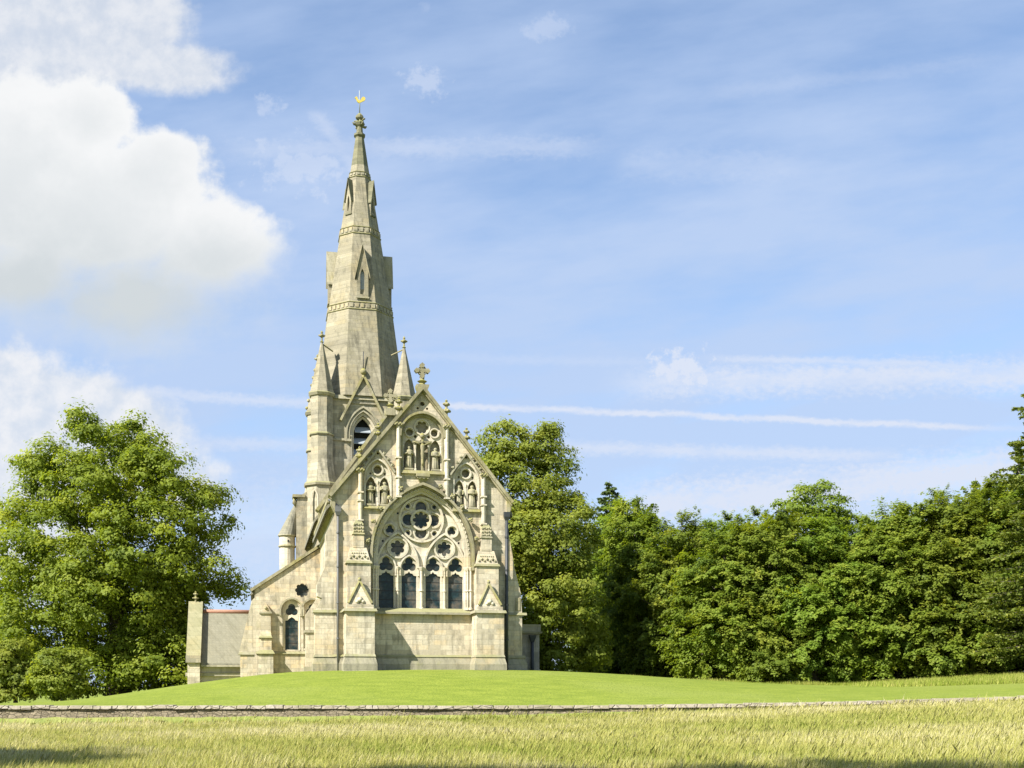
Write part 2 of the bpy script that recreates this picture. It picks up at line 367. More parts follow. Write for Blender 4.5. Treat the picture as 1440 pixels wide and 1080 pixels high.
    def build(s, name, m, parent=None, mtx=None):
        if name not in SPLIT: return s.make(name, m, parent, mtx)
        bb = []                     # separate runs of a moulding become objects of their own
        for a, b, _, _ in s.sh:
            v = np.array(s.v[a:b]); bb.append((v.min(0) - .06, v.max(0) + .06))
        grp = list(range(len(bb)))
        for i in range(len(bb)):
            for j in range(i):
                if np.all(bb[i][0] <= bb[j][1]) and np.all(bb[j][0] <= bb[i][1]) and grp[i] != grp[j]:
                    g0, g1 = grp[i], grp[j]; grp = [g1 if g == g0 else g for g in grp]
        first = None
        for g in sorted(set(grp)):
            q = MB()
            for i, (a, b, fa, fb) in enumerate(s.sh):
                if grp[i] != g: continue
                q.add(s.v[a:b], [tuple(x - a for x in f) for f in s.f[fa:fb]])
                for k in range(fb - fa):
                    if fa + k in s.smooth: q.smooth.add(len(q.f) - (fb - fa) + k)
            o = q.make(name, m, parent, mtx); first = first or o
        return first
    def make(s, name, m, parent=None, mtx=None):
        me = bpy.data.meshes.new(name)
        bm = bmesh.new(); vv = [bm.verts.new(p) for p in s.v]; bm.verts.ensure_lookup_table()
        for i, f in enumerate(s.f):
            if len(set(f)) < 3: continue
            try: q = bm.faces.new([vv[j] for j in f]); q.smooth = i in s.smooth
            except ValueError: pass
        if mtx is not None: bmesh.ops.transform(bm, matrix=mtx, verts=bm.verts)
        bmesh.ops.recalc_face_normals(bm, faces=bm.faces)
        bm.to_mesh(me); bm.free()
        me.materials.append(M[m] if isinstance(m, str) else m)
        o = bpy.data.objects.new(name, me); col.objects.link(o); o.parent = parent
        return o
def rect(x0, x1, z0, z1): return [(x0, z0), (x1, z0), (x1, z1), (x0, z1)]
def circ(cx, cz, r, n=28): return [(cx + r * math.cos(2 * math.pi * i / n), cz + r * math.sin(2 * math.pi * i / n)) for i in range(n)]
def arch(cx, w, z0, zs, za, n=12):          # pointed arch opening outline
    h = za - zs; Rr = (h * h + w * w) / (2 * w)
    a1 = math.asin(min(1, h / Rr)) if Rr >= h else math.pi / 2
    if Rr < w: pass
    pts = [(cx - w, z0), (cx + w, z0)]
    for i in range(n + 1):
        t = a1 * i / n; pts.append((cx + (w - Rr) + Rr * math.cos(t), zs + Rr * math.sin(t)))
    for i in range(n - 1, -1, -1):
        t = a1 * i / n; pts.append((cx - (w - Rr) - Rr * math.cos(t), zs + Rr * math.sin(t)))
    return pts
def archring(cx, w, z0, zs, za, t, n=12):   # U-shaped frame between two arches, open at the bottom
    o = arch(cx, w + t, z0, zs, za + t * 1.15, n); i = arch(cx, w, z0, zs, za, n)
    return o[1:] + [o[0]] + [i[0]] + list(reversed(i[1:]))
def foil(cx, cz, n, dist, rl, core, rot=0., N=60):
    pts = []
    for k in range(N):
        a = 2 * math.pi * k / N; best = core
        for j in range(n):
            b = rot + 2 * math.pi * j / n; d = a - b; q = rl * rl - (dist * math.sin(d)) ** 2
            if q > 0 and math.cos(d) > 0: best = max(best, dist * math.cos(d) + math.sqrt(q))
        pts.append((cx + best * math.cos(a), cz + best * math.sin(a)))
    return pts

# ------------------------------------------------------------------ the lie of the land
UP = [-900, -200, 0, 100, 263, 385, 480, 730, 850, 950, 1100, 1240, 1440, 1700, 2600]
YK = [0, 20, 42.4]
ZF = [[-1.75] * 15, [-1.78] * 7 + [-1.76, -1.75, -1.74, -1.70, -1.65, -1.55, -1.45, -1.4],
      [-1.74, -1.74, -1.74, -1.72, -1.68, -1.64, -1.6, -1.5, -1.34, -1.27, -1.14, -1.0, -.83, -.7, -.6]]
YL = [42.6, 55, 78, 110, 300]
ZL = [[-.86] * 8 + [-.84, -.82, -.75, -.66, -.5, -.35, -.2],
      [-1.2, -1.15, -1.02, -.88, -.1, .42, .58, .58, .42, .18, -.12, -.2, 0, .3, .4],
      [-2.0, -1.8, -1.5, -1.3, -.5, .1, .3, .3, .2, .05, -.2, -.1, .58, 1.0, 1.1],
      [-3, -2.6, -2.2, -1.9, -1.2, -.6, -.3, -.2, 0, 0, 0, .2, .8, 1.3, 1.5], [-8] * 15]
def cub(xs, ys, x):
    x = min(max(x, xs[0]), xs[-1])
    for i in range(len(xs) - 1):
        if x <= xs[i + 1]: break
    h = xs[i + 1] - xs[i]; t = (x - xs[i]) / h
    def sl(k):
        if k == 0: return (ys[1] - ys[0]) / (xs[1] - xs[0])
        if k == len(xs) - 1: return (ys[-1] - ys[-2]) / (xs[-1] - xs[-2])
        return (ys[k + 1] - ys[k - 1]) / (xs[k + 1] - xs[k - 1])
    a, b = ys[i], ys[i + 1]; ma, mb = sl(i) * h, sl(i + 1) * h
    return (2 * t**3 - 3 * t * t + 1) * a + (t**3 - 2 * t * t + t) * ma + (-2 * t**3 + 3 * t * t) * b + (t**3 - t * t) * mb
def ground(x, y):
    u = 720 + F * x / max(y, 18.)
    if y < 42.5: return cub(YK, [cub(UP, z, u) for z in ZF], max(0, y))
    if y > 300: return -8 - (y - 300) * .004
    return cub(YL, [cub(UP, z, u) for z in ZL], y)
def lin(a, b, n): return [a + (b - a) * i / (n - 1) for i in range(n)]
def sheet(name, xs, ys, m, rough=0.):
    rnd = random.Random(4); vs = []; fs = []
    for j, y in enumerate(ys):
        for x in xs: vs.append((x, y, ground(x, y) + (rnd.uniform(-rough, rough) if 0 < j < len(ys) - 1 else 0)))
    n = len(xs)
    for j in range(len(ys) - 1):
        for i in range(n - 1): fs.append((j * n + i, j * n + i + 1, (j + 1) * n + i + 1, (j + 1) * n + i))
    b = MB(); b.add(vs, fs, True); o = b.build(name, m); return o
xs_ = [-6000, -2000, -700, -300, -150, -90] + lin(-60, 60, 97) + [90, 150, 300, 700, 2000, 6000]
tag(sheet('field', xs_, [-6000, -2000, -500, -120, -40] + lin(0, 42.5, 60), 'field', .015), kind='structure')
tag(sheet('lawn', xs_, lin(42.501, 60, 50) + lin(61, 110, 50) + [130, 160, 200, 250, 300, 500, 1200, 3000, 9000], 'lawn', .008), kind='structure')

# boundary wall
def boundary_wall():
    root = empty('boundary_wall', (0, 42.3, -1))
    tag(root, 'long low rubble stone wall with pale coping between the pasture and the mown lawn', 'stone wall')
    rnd = random.Random(8)
    xs = lin(-45, 55, 260); b = MB(); c = MB(); vs = []; fs = []
    for i, x in enumerate(xs):
        t = ground(x, 42.6) + 1 + rnd.uniform(-.008, .012); g = ground(x, 42.2) + 1 - .3
        w = rnd.uniform(-.02, .02)
        vs += [(x, -.24 + w, g), (x, -.16 + w, t - .13), (x, .22, t - .13), (x, .22, g)]
    for i in range(len(xs) - 1):
        k = i * 4
        for a in range(4): fs.append((k + a, k + (a + 1) % 4, k + 4 + (a + 1) % 4, k + 4 + a))
    b.add(vs, fs).build('wall_body', 'rubble', root)
    x = -45
    while x < 55:
        L = rnd.uniform(.5, 1.0); t = ground(x + L / 2, 42.6) + 1 + rnd.uniform(-.015, .02)
        t2 = t + (ground(x + L, 42.6) - ground(x, 42.6)) / 2
        y0 = -.25 + rnd.uniform(-.03, .03)
        c.frus((x, x + L - .012, y0, .28, t - .13), (x + .02, x + L - .03, y0 + .03, .25, t - .01 + rnd.uniform(-.01, .01)))
        x += L
    c.build('coping', 'capstone', root)
boundary_wall()

# ------------------------------------------------------------------ the church
G0 = .62
CH = empty('church', (-126 / F * 57, 57, G0), R(12.9))
tag(CH, 'Gothic stone church with tall octagonal spire, traceried east window and sculpted gable', 'church')
LN = 13.95      # depth of the nave gable behind the chancel front
S = 1.22; ZA = 14.3
def gz(x): return ZA - S * abs(x)

ZS = 6.0
def church_front():
    # ---- chancel wall
    b = MB()
    win = arch(0, 2.5, 3.05, ZS, 9.38, 20)
    nic = arch(0, 1.08, 10.2, 11.95, 13.05, 14)
    sn = [arch(s * 2.27, .66, 8.32, 9.75, 10.72, 10) for s in (-1, 1)]
    tiny = [circ(0, 13.62, .12, 10)] + [circ(s * .24, 13.38, .065, 8) for s in (-1, 1)] + [circ(s * 2.27, 10.98, .06, 6) for s in (-1, 1)]
    outer = [(-4.4, -2.2), (4.4, -2.2), (4.4, gz(4.4)), (0, ZA), (-4.4, gz(4.4))]
    b.plate([outer, win, nic] + sn + tiny, 0, .42)
    b.plate([outer, arch(0, 2.3, 3.12, ZS, 9.15, 20)], .423, .9)
    for s in (-1, 1):
        x0, x1 = sorted((s * 4.4, s * 3.7)); b.box(x0, x1, .903, LN, -2.2, 8.55)
    cw = b.build('chancel_wall', 'stone', CH)
    # plinth
    p = MB()
    p.box(-2.56, 2.56, -.14, -.003, -2.2, .32); p.frus((-2.56, 2.56, -.14, -.003, .32), (-2.56, 2.56, -.06, -.003, .68))
    for s in (-1, 1):
        x0, x1 = sorted((s * 3.98, s * 4.4)); p.box(x0, x1, -.14, -.003, -2.2, .32); p.frus((x0, x1, -.14, -.003, .32), (x0, x1, -.06, -.003, .68))
    p.build('plinth', 'base', cw)
    st = MB()
    st.frus((-2.56, 2.56, -.1, -.003, .69), (-2.56, 2.56, -.03, -.003, .80))
    st.frus((-2.6, 2.6, -.24, .5, 2.86), (-2.6, 2.6, -.24, .5, 2.97)); st.frus((-2.6, 2.6, -.24, .5, 2.971), (-2.6, 2.6, .35, .5, 3.2))
    for s in (-1, 1):
        x0, x1 = sorted((s * 3.96, s * 4.52)); st.frus((x0, x1, -.1, -.003, .69), (x0, x1, -.03, -.003, .80)); st.frus((x0, x1, -.12, -.003, 2.9), (x0, x1, -.03, -.003, 3.06))
    st.box(-4.5, -4.403, .9, LN - .1, 2.9, 3.03)
    st.build('string_course', 'string', cw)
    # eaves with corbel table along the flanks
    e = MB(); c = MB()
    for s in (-1, 1):
        x0, x1 = sorted((s * 4.403, s * 4.78)); e.box(x0, x1, .5, LN - .05, 8.5, 8.72)
        for k in range(24):
            y = .9 + k * .54; x0, x1 = sorted((s * 4.403, s * 4.66)); c.frus((min(s * 4.403, s * 4.46), max(s * 4.403, s * 4.46), y, y + .22, 8.05), (x0, x1, y, y + .22, 8.48))
        x0, x1 = sorted((s * 4.403, s * 4.47)); c.box(x0, x1, .9, LN - .1, 7.75, 7.95)
    e.build('eaves_cornice', 'lichen', cw); c.build('corbel_table', 'trim', cw)
    # roof
    r = MB()
    for s in (-1, 1):
        n = Vector((s * S, 1)).normalized()
        a = (0, ZA - .12); q = (s * 4.85, ZA - .12 - S * 4.85)
        r.plate([[a, q, (q[0], q[1] - .2), (0, ZA - .33)]], .55, LN)
    r.build('chancel_roof', 'tile', CH)
    # ---- coping of the gable
    g = MB()
    for s in (-1, 1):
        g.bar((s * 4.62, gz(4.62)), (0, ZA), -.28, .62, .16)
        g.bar((s * 4.62, gz(4.62) - .12), (0, ZA - .12), -.16, -.003, .118)
        g.plate([[(s * 4.403, gz(4.403)), (s * 4.62, gz(4.62) + .02), (s * 4.62, 8.35), (s * 4.403, 7.95)]], -.1, .6)
    g.plate([[(-.2, ZA - .1), (.2, ZA - .1), (.3, ZA + .14), (.33, ZA + .26), (-.33, ZA + .26), (-.3, ZA + .14)]], -.24, .45)
    gc = g.build('gable_coping', 'lichen', CH)
    def cross(name, parent, x, y, z, h, ring=True, m='lichen'):
        c = MB(); w = h * .11
        c.ngon(8, (x, y), [(w * 1.6, z), (w * 1.1, z + h * .12), (w * 2.1, z + h * .2), (w * .9, z + h * .27), (w, z + h * .42)], sm=False)
        cz = z + h * .68; a = h * .34
        arm = foil(x, cz, 4, a * .72, a * .3, a * .3, 0, 48)
        hol = [circ(x + dx * a * .42, cz + dz * a * .42, a * .11, 8) for dx, dz in ((.75, .75), (-.75, .75), (.75, -.75), (-.75, -.75))]
        rg = circ(x, cz, a * .62, 24)
        c.plate([rg] + hol, y - w * .8, y + w * .8)
        for k in range(4):
            t = k * math.pi / 2; ux, uz = math.cos(t), math.sin(t)
            c.plate([[(x + ux * a * .4 - uz * a * .16, cz + uz * a * .4 + ux * a * .16), (x + ux * a * .4 + uz * a * .16, cz + uz * a * .4 - ux * a * .16),
                      (x + ux * a * .8 + uz * a * .34, cz + uz * a * .8 - ux * a * .34), (x + ux * a * 1.08, cz + uz * a * 1.08), (x + ux * a * .8 - uz * a * .34, cz + uz * a * .8 + ux * a * .34)]], y - w, y + w)
        return c.build(name, m, parent)
    cross('gable_cross', gc, 0, .1, ZA + .26, 1.12)
    def finial(parent, x, y, z, h, m='lichen', name='finial'):
        c = MB()
        c.ngon(6, (x, y), [(h * .09, z), (h * .07, z + h * .25), (h * .2, z + h * .34), (h * .2, z + h * .42), (h * .07, z + h * .5), (h * .07, z + h * .62), (h * .17, z + h * .7), (h * .15, z + h * .8), (h * .05, z + h * .86), (h * .09, z + h * .93), (.005, z + h)])
        for k in range(4):
            a = k * math.pi / 2 + .3; c.ball((x + h * .2 * math.cos(a), y + h * .2 * math.sin(a), z + h * .38), h * .08, 6); c.ball((x + h * .15 * math.cos(a), y + h * .15 * math.sin(a), z + h * .74), h * .07, 6)
        return c.build(name, m, parent)
    for x in (-2.27, 2.27, -1.22, 1.22): finial(gc, x, -.1, gz(x) + .12, .85 if abs(x) > 2 else .95)
    finial(gc, -3.2, -.1, gz(3.2) + .08, .8)
    # crocket: a leafy knob
    def crocket(parent, x, y, z, r=.11, m='lichen'):
        c = MB(); rnd = random.Random(int(x * 100 + z * 37)); c.ball((x, y, z), r, 7, 1, 1, .8)
        for k in range(4):
            a = rnd.uniform(0, 6.28); c.ball((x + r * .8 * math.cos(a), y - r * .4, z + r * .7 * math.sin(a)), r * .5, 6)
        return c.build('crocket', m, parent)
    # ---- east window
    t = MB()
    t.plate([archring(0, 2.36, 3.1, ZS, 9.22, .143, 20)], .10, .417)
    t.plate([archring(0, 2.23, 3.1, ZS, 9.07, .135, 20)], .22, .5)
    lx = (-1.8, -.62, .62, 1.8)
    holes = []
    for x in lx:
        top = [(x + .385, 4.86), (x + .25, 4.88), (x + .17, 4.98), (x + .07, 5.0), (x, 5.1), (x - .07, 5.0), (x - .17, 4.98), (x - .25, 4.88), (x - .385, 4.86)]
        holes.append([(x - .385, 3.2), (x + .385, 3.2)] + top)
        holes.append(foil(x, 5.42, 3, .19, .2, .14, math.pi / 2, 48))
    for s in (-1, 1):
        holes.append(foil(s * 1.21, 6.3, 6, .25, .13, .22, math.pi / 6, 60))
        holes.append(foil(s * 1.60, 7.22, 3, .1, .12, .08, math.pi / 2, 36))
        holes.append(circ(s * 1.97, 6.62, .06, 10))
        for q in (-1, 1): holes.append(circ(s * .69, 7.75 + q * .69, .1, 12))
        holes.append(circ(s * 1.22, 5.86, .05, 6)); holes.append(circ(s * 1.2, 8.06, .06, 8))
    holes.append(foil(0, 7.75, 8, .33, .1, .3, 0, 64))
    for k in range(4):     # petals of the rose
        a0 = k * math.pi / 2; pts = []
        for i in range(9): a = -.5 + i / 8.; pts.append((.55 * math.cos(a), .55 * math.sin(a)))
        for i in range(11): a = -math.pi / 2 + math.pi * i / 10; pts.append((.64 + .31 * math.cos(-a), .29 * math.sin(-a)))
        holes.append([(p[0] * math.cos(a0) - p[1] * math.sin(a0), 7.75 + p[0] * math.sin(a0) + p[1] * math.cos(a0)) for p in pts])
    t.plate([arch(0, 2.25, 3.1, ZS, 9.09, 20)] + holes, .5, .64)
    ew = t.build('east_window', 'trim', CH)
    m = MB()        # raised mouldings and mullion shafts
    def ring(cx, cz, r0, r1, y0=.40, y1=.498, n=40): m.plate([circ(cx, cz, r1, n), circ(cx, cz, r0, n)], y0, y1)
    ring(0, 7.75, 1.06, 1.17, .36); ring(0, 7.75, .44, .54)
    for s in (-1, 1):
        ring(s * 1.21, 6.3, .46, .56); ring(s * 1.60, 7.2, .27, .35); ring(s * 1.62, 7.2, .27, .33, .39)
        m.plate([archring(s * 1.21, 1.0, 5.25, 5.3, 7.0, .10, 16)], .33, .497)
        for q in (-1, 1): ring(s * .69, 7.75 + q * .69, .14, .19)
    for k in range(4):
        a0 = k * math.pi / 2; cx, cz = .64 * math.cos(a0), 7.75 + .64 * math.sin(a0); pts = []; 
        for i in range(17): a = a0 - 1.75 + 3.5 * i / 16; pts.append((cx + .42 * math.cos(a), cz + .42 * math.sin(a)))
        for i in range(16, -1, -1): a = a0 - 1.75 + 3.5 * i / 16; pts.append((cx + .35 * math.cos(a), cz + .35 * math.sin(a)))
        m.plate([pts], .42, .496)
    for x in lx: m.plate([archring(x, .44, 4.86, 5.25, 5.86, .075, 10)], .38, .495)
    m.build('tracery_moulding', 'trim', ew)
    def shaft(x, y, z0, z1, r=.055, rings=(), m_='trim'):
        c = MB(); c.ngon(8, (x, y), [(r * 1.9, z0), (r * 1.9, z0 + .08), (r, z0 + .14), (r, z1 - .2), (r * 1.3, z1 - .17), (r * 2.1, z1 - .03), (r * 2.1, z1)])
        for z in rings: c.ngon(8, (x, y), [(r * 1.7, z - .04), (r * 1.7, z + .04)])
        return c
    for x in (0, -1.21, 1.21, -2.36, 2.36, -2.5, 2.5, -2.27, 2.27):
        y = {0: .38, 1.21: .42, 2.36: .06, 2.5: -.04, 2.27: .16}[abs(x)]
        shaft(x, y, 3.12, 5.32, .075 if x == 0 else .055, (4.12,)).build('shaft', 'trim', ew)
    gl = MB()
    gl.plate([arch(0, 2.24, 3.12, ZS, 9.07, 16)], .60, .61); gl.build('glass', 'glass', ew)
    h = MB(); h.plate([archring(0, 2.55, 5.15, ZS, 9.44, .12, 20)], -.24, -.003); h.plate([archring(0, 2.5, 5.15, ZS, 9.38, .05, 20)], -.07, .05)
    h.plate([archring(0, 2.40, 3.15, ZS, 9.27, .04, 20)], .06, .098)
    hm = h.build('hood_mould', 'lichen', ew)
    ao = arch(0, 2.78, 5.2, ZS, 9.7, 20)[2:]
    for k in (3, 7, 10, 13, 16, 25, 28, 31, 34, 38):
        if k < len(ao): crocket(hm, ao[k][0] * 1.02, -.2, ao[k][1] + .06, .12)
    # dog-tooth studs round the arch
    d = MB(); d.plate([archring(0, 2.41, 5.2, ZS, 9.28, .06, 20)], .05, .1); di = arch(0, 2.43, 5.2, ZS, 9.31, 20)[2:]
    for (x, z) in di: d.ball((x, .05, z), .045, 5)
    d.build('dogtooth_band', 'trim', ew)
    # ---- middle niche with the crucifixion
    n = MB()
    n.plate([arch(0, 1.07, 10.21, 11.95, 13.03, 14), foil(0, 12.45, 6, .2, .12, .17, 0, 48), circ(-.64, 12.17, .17, 16), circ(.64, 12.17, .17, 16), circ(-.34, 11.97, .08), circ(.34, 11.97, .08),
             arch(-.68, .26, 10.22, 11.35, 11.82, 8), arch(.68, .26, 10.22, 11.35, 11.82, 8), arch(0, .30, 10.22, 11.35, 11.85, 8)], .16, .24)
    mn = n.build('gable_niche', 'trim', CH)
    bk = MB(); bk.box(-1.05, 1.05, .38, .418, 10.22, 12.9); bk.build('niche_back', 'recess', mn)
    h = MB(); h.plate([archring(0, 1.1, 11.9, 11.95, 13.08, .1, 14)], -.22, -.003); h.plate([archring(0, 1.0, 10.2, 11.95, 12.97, .08, 14)], -.02, .1); h.build('hood_mould', 'lichen', mn)
    r = MB(); ring2 = lambda cx, cz, r0, r1: r.plate([circ(cx, cz, r1, 24), circ(cx, cz, r0, 24)], .09, .158)
    ring2(0, 12.45, .35, .42); ring2(-.64, 12.17, .2, .26); ring2(.64, 12.17, .2, .26); r.build('tracery_moulding', 'trim', mn)
    l = MB(); l.frus((-1.14, 1.14, -.16, .1, 10.02), (-1.14, 1.14, -.1, .1, 10.19)); l.build('niche_sill', 'lichen', mn)
    c = MB(); c.frus((-.12, .12, -.1, -.003, 9.5), (-.3, .3, -.3, -.003, 9.85)); c.box(-.34, .34, -.34, -.003, 9.853, 10.015)
    for k in range(6): c.ball((-.25 + .1 * k, -.26, 9.8 - .03 * (k % 2)), .06, 6)
    c.build('corbel', 'lichen', mn)
    for x in (-.34, .34, -.98, .98): shaft(x, .10, 10.2, 11.5, .035).build('shaft', 'trim', mn)
    def statue(parent, x, y, z, h, kind=0, m_='string'):
        c = MB(); rr = h * .15; lean = .03 * h * (1 if kind % 2 else -1)
        prof = [(1.15, 0), (1.1, .06), (1.0, .2), (.88, .38), (.8, .52), (.95, .66), (1.12, .76), (.95, .82), (.38, .85), (.33, .87), (.5, .90), (.52, .945), (.42, .985), (.12, 1.0)]
        ln = [(lean * math.sin(q[1] * 3), 0) for q in prof]
        c.ngon(12, (x, y), [(q[0] * rr, z + q[1] * h) for q in prof], sx=1, sy=.72, sm=True, lean=ln)
        for k in range(5):      # folds of the robe
            a = -math.pi * (.15 + .7 * k / 4); c.tube([(x + rr * 1.02 * math.cos(a), y + rr * .8 * math.sin(a), z + .02 * h), (x + rr * .8 * math.cos(a), y + rr * .62 * math.sin(a), z + .5 * h)], [.02 * h, .012 * h], 5)
        for s in (-1, 1):       # arms
            hx = x + s * (rr * (.2 if kind != 2 else .9)); hz = z + h * ((.62, .7, .58)[kind % 3])
            c.tube([(x + s * rr * 1.0, y, z + .77 * h), (x + s * rr * 1.2, y - rr * .4, z + .63 * h), (hx, y - rr * 1.1, hz)], [.055 * h, .045 * h, .032 * h], 6)
            c.ball((hx, y - rr * 1.15, hz), .035 * h, 6)
        if kind == 1: c.box(x - .06 * h, x + .06 * h, y - rr * 1.5, y - rr * 1.2, z + .6 * h, z + .72 * h)
        c.box(x - rr * 1.3, x + rr * 1.3, y - rr * 1.1, y + rr, z - .08, z)
        return c.build('statue', m_, parent)
    statue(mn, -.69, .1, 10.3, 1.15, 1); statue(mn, .69, .1, 10.3, 1.12, 0)
    c = MB(); c.box(-.06, .06, .0, .1, 10.2, 11.95); c.box(-.5, .5, .0, .1, 11.62, 11.73); c.ball((0, .02, 11.98), .14, 8); c.build('carved_cross', 'lichen', mn)
    c = MB()
    c.ngon(10, (0, -.06), [(.05, 10.45), (.06, 10.6), (.055, 10.8), (.085, 10.95), (.1, 11.05), (.085, 11.2), (.12, 11.42), (.11, 11.52), (.04, 11.56), (.035, 11.58), (.07, 11.62), (.075, 11.68), (.05, 11.74), (.01, 11.77)], sx=1, sy=.7, sm=True)
    for s in (-1, 1): c.tube([(s * .09, -.06, 11.5), (s * .28, -.05, 11.6), (s * .46, -.04, 11.67)], [.035, .028, .02], 6)
    c.build('statue', 'lichen', mn)
    # ---- side niches
    for s in (-1, 1):
        cx = s * 2.27; n = MB()
        n.plate([arch(cx, .65, 8.33, 9.75, 10.70, 10), circ(cx, 10.17, .2, 20), arch(cx - .34, .24, 8.34, 9.35, 9.78, 8), arch(cx + .34, .24, 8.34, 9.35, 9.78, 8), circ(cx - .36, 9.98, .06, 8), circ(cx + .36, 9.98, .06, 8)], .15, .23)
        sn_ = n.build('side_niche', 'trim', CH)
        q = MB(); q.box(cx - .63, cx + .63, .38, .417, 8.34, 10.6); q.build('niche_back', 'recess', sn_)
        q = MB(); q.plate([circ(cx, 10.17, .3, 20), circ(cx, 10.17, .23, 20)], .07, .148)
        q.plate([archring(cx, .62, 8.33, 9.75, 10.66, .07, 10)], -.04, .1)
        for a in (-1, 1): q.plate([archring(cx + a * .34, .25, 8.4, 9.35, 9.8, .05, 8)], .08, .147)
        q.build('tracery_moulding', 'trim', sn_)
        q = MB()
        for a in (-1, 1):
            q.bar((cx + a * .82, 10.0), (cx, 11.12), -.15, -.004, .09)
            if s * a < 0 or True:
                pass
        hd = q.build('gablet_coping', 'string', sn_)
        for a in (-1, 1):
            for k in (.25, .5, .75): crocket(hd, cx + a * (.82 * (1 - k) + .09), -.12, 10.0 + 1.12 * k + .12, .075, 'string')
        q = MB(); q.frus((cx - .72, cx + .72, -.15, .1, 8.17), (cx - .72, cx + .72, -.1, .1, 8.31)); q.build('niche_sill', 'lichen', sn_)
        shaft(cx, .10, 8.33, 9.6, .035).build('shaft', 'trim', sn_)
        statue(sn_, cx - .34, .12, 8.42, 1.12, 0 if s < 0 else 2); statue(sn_, cx + .34, .12, 8.42, 1.15, 1 if s < 0 else 0)
        # slender pilasters framing the sculpture
        for px_, z0, z1 in ((s * 1.24, 8.75, 12.35), (s * 3.16, 7.5, 9.95)):
            q = MB(); q.box(px_ - .1, px_ + .1, -.16, -.003, z0, z1)
            q.ngon(8, (px_, -.16), [(.09, z0), (.09, z1)])
            for z in (z0 + .02, (z0 + z1) / 2 + .2, z0 + 1.0): q.box(px_ - .15, px_ + .15, -.27, -.004, z, z + .07)
            q.frus((px_ - .11, px_ + .11, -.2, -.004, z1), (px_ - .18, px_ + .18, -.3, -.004, z1 + .2))
            pl = q.build('pilaster', 'trim', CH)
            q = MB()
            for k in range(5): q.ball((px_ - .16 + .08 * k, -.26, z1 + .1 + .06 * (k % 2)), .07, 6)
            q.build('capital', 'lichen', pl)
    # ---- buttresses of the front
    for s in (-1, 1):
        c0 = s * 3.27; q = MB(); w = .71
        q.box(c0 - w, c0 + w, -1.3, -.002, .3, 2.9)
        q.box(c0 - .58, c0 + .58, -.62, -.002, 2.9, 5.42)
        q.frus((c0 - .58, c0 + .58, -.55, -.002, 5.42), (c0 - .4, c0 + .4, -.34, -.002, 6.15))
        q.box(c0 - .27, c0 + .27, -.36, -.002, 6.15, 7.3)
        b_ = q.build('front_buttress', 'stone', CH)
        q = MB(); q.box(c0 - w - .12, c0 + w + .12, -1.44, -.002, -2.2, .3); q.frus((c0 - w - .12, c0 + w + .12, -1.44, -.002, .3), (c0 - w - .03, c0 + w + .03, -1.33, -.002, .66)); q.build('plinth', 'base', b_)
        q = MB(); q.frus((c0 - w - .06, c0 + w + .06, -1.37, -.002, .67), (c0 - w - .01, c0 + w + .01, -1.31, -.002, .8))
        q.frus((c0 - w - .12, c0 + w + .12, -1.44, -.002, 2.9), (c0 - w - .08, c0 + w + .08, -1.38, -.002, 3.04))
        q.frus((c0 - .66, c0 + .66, -.7, -.002, 5.34), (c0 - .6, c0 + .6, -.63, -.002, 5.47))
        q.build('string_course', 'string', b_)
        q = MB(); g0 = 3.05        # gablet: a little steep roof at right angles to the wall
        q.box(c0 - .66, c0 + .66, -1.26, -.62, g0, g0 + .18)
        tri = lambda k, z: [(c0 - .6 * k, g0 + .19 + z), (c0 + .6 * k, g0 + .19 + z), (c0, g0 + .19 + z + 1.18 * k)]
        q.add([(c0 - .6, -1.2, g0 + .19), (c0 + .6, -1.2, g0 + .19), (c0, -.80, g0 + 1.36), (c0 - .6, -.55, g0 + .19), (c0 + .6, -.55, g0 + .19), (c0, -.55, g0 + 1.4)],
              [(0, 1, 2), (0, 2, 5, 3), (1, 4, 5, 2), (0, 3, 4, 1), (3, 5, 4)])
        gb = q.build('gablet', 'stone', b_)
        q = MB()
        for a in (-1, 1): q.tube([(c0 + a * .58, -1.23, g0 + .26), (c0, -.84, g0 + 1.4)], .065, 4, False)
        q.ball((c0, -.84, g0 + 1.46), .1, 7); q.build('gablet_coping', 'lichen', b_)
        q = MB(); q.ball((c0, -1.13, g0 + .45), .15, 7); q.ball((c0 - .14, -1.17, g0 + .34), .1, 6); q.ball((c0 + .14, -1.17, g0 + .34), .1, 6); q.build('carved_boss', 'trim', b_)
        q = MB()
        for k in range(7):
            q.ball((c0 - .42 + .14 * k, -.50, 5.62 + .1 * (k % 2)), .07, 6); q.ball((c0 - .33 + .11 * k, -.41, 5.86), .055, 6)
        for z in (6.95, 7.12, 7.3):
            for k in range(5): q.ball((c0 - .22 + .11 * k, -.36, z + .03 * (k % 2)), .055, 6)
        q.frus((c0 - .31, c0 + .31, -.41, -.002, 6.82), (c0 - .28, c0 + .28, -.38, -.002, 6.9)); q.frus((c0 - .27, c0 + .27, -.37, -.002, 7.3), (c0 - .12, c0 + .12, -.2, -.002, 7.55))
        q.build('carved_band', 'string', b_)
    # ---- side buttresses of the corners
    for s in (-1, 1):
        def X(a, b): return sorted((s * a, s * b))
        q = MB()
        prof = [(4.402, -2.2), (5.40, -2.2), (5.40, 2.9), (5.32, 3.1), (5.05, 3.62), (5.3, 3.72), (5.3, 4.32), (4.92, 5.15), (4.86, 6.9), (4.402, 7.9)] if s < 0 else \
               [(4.402, -2.2), (5.26, -2.2), (5.26, 3.0), (5.2, 3.9), (5.2, 4.0), (4.85, 5.4), (4.72, 6.2), (4.402, 7.8)]
        q.plate([[(s * x, z) for x, z in prof]], .12, .95)
        sb = q.build('side_buttress', 'stone', CH)
        q = MB()
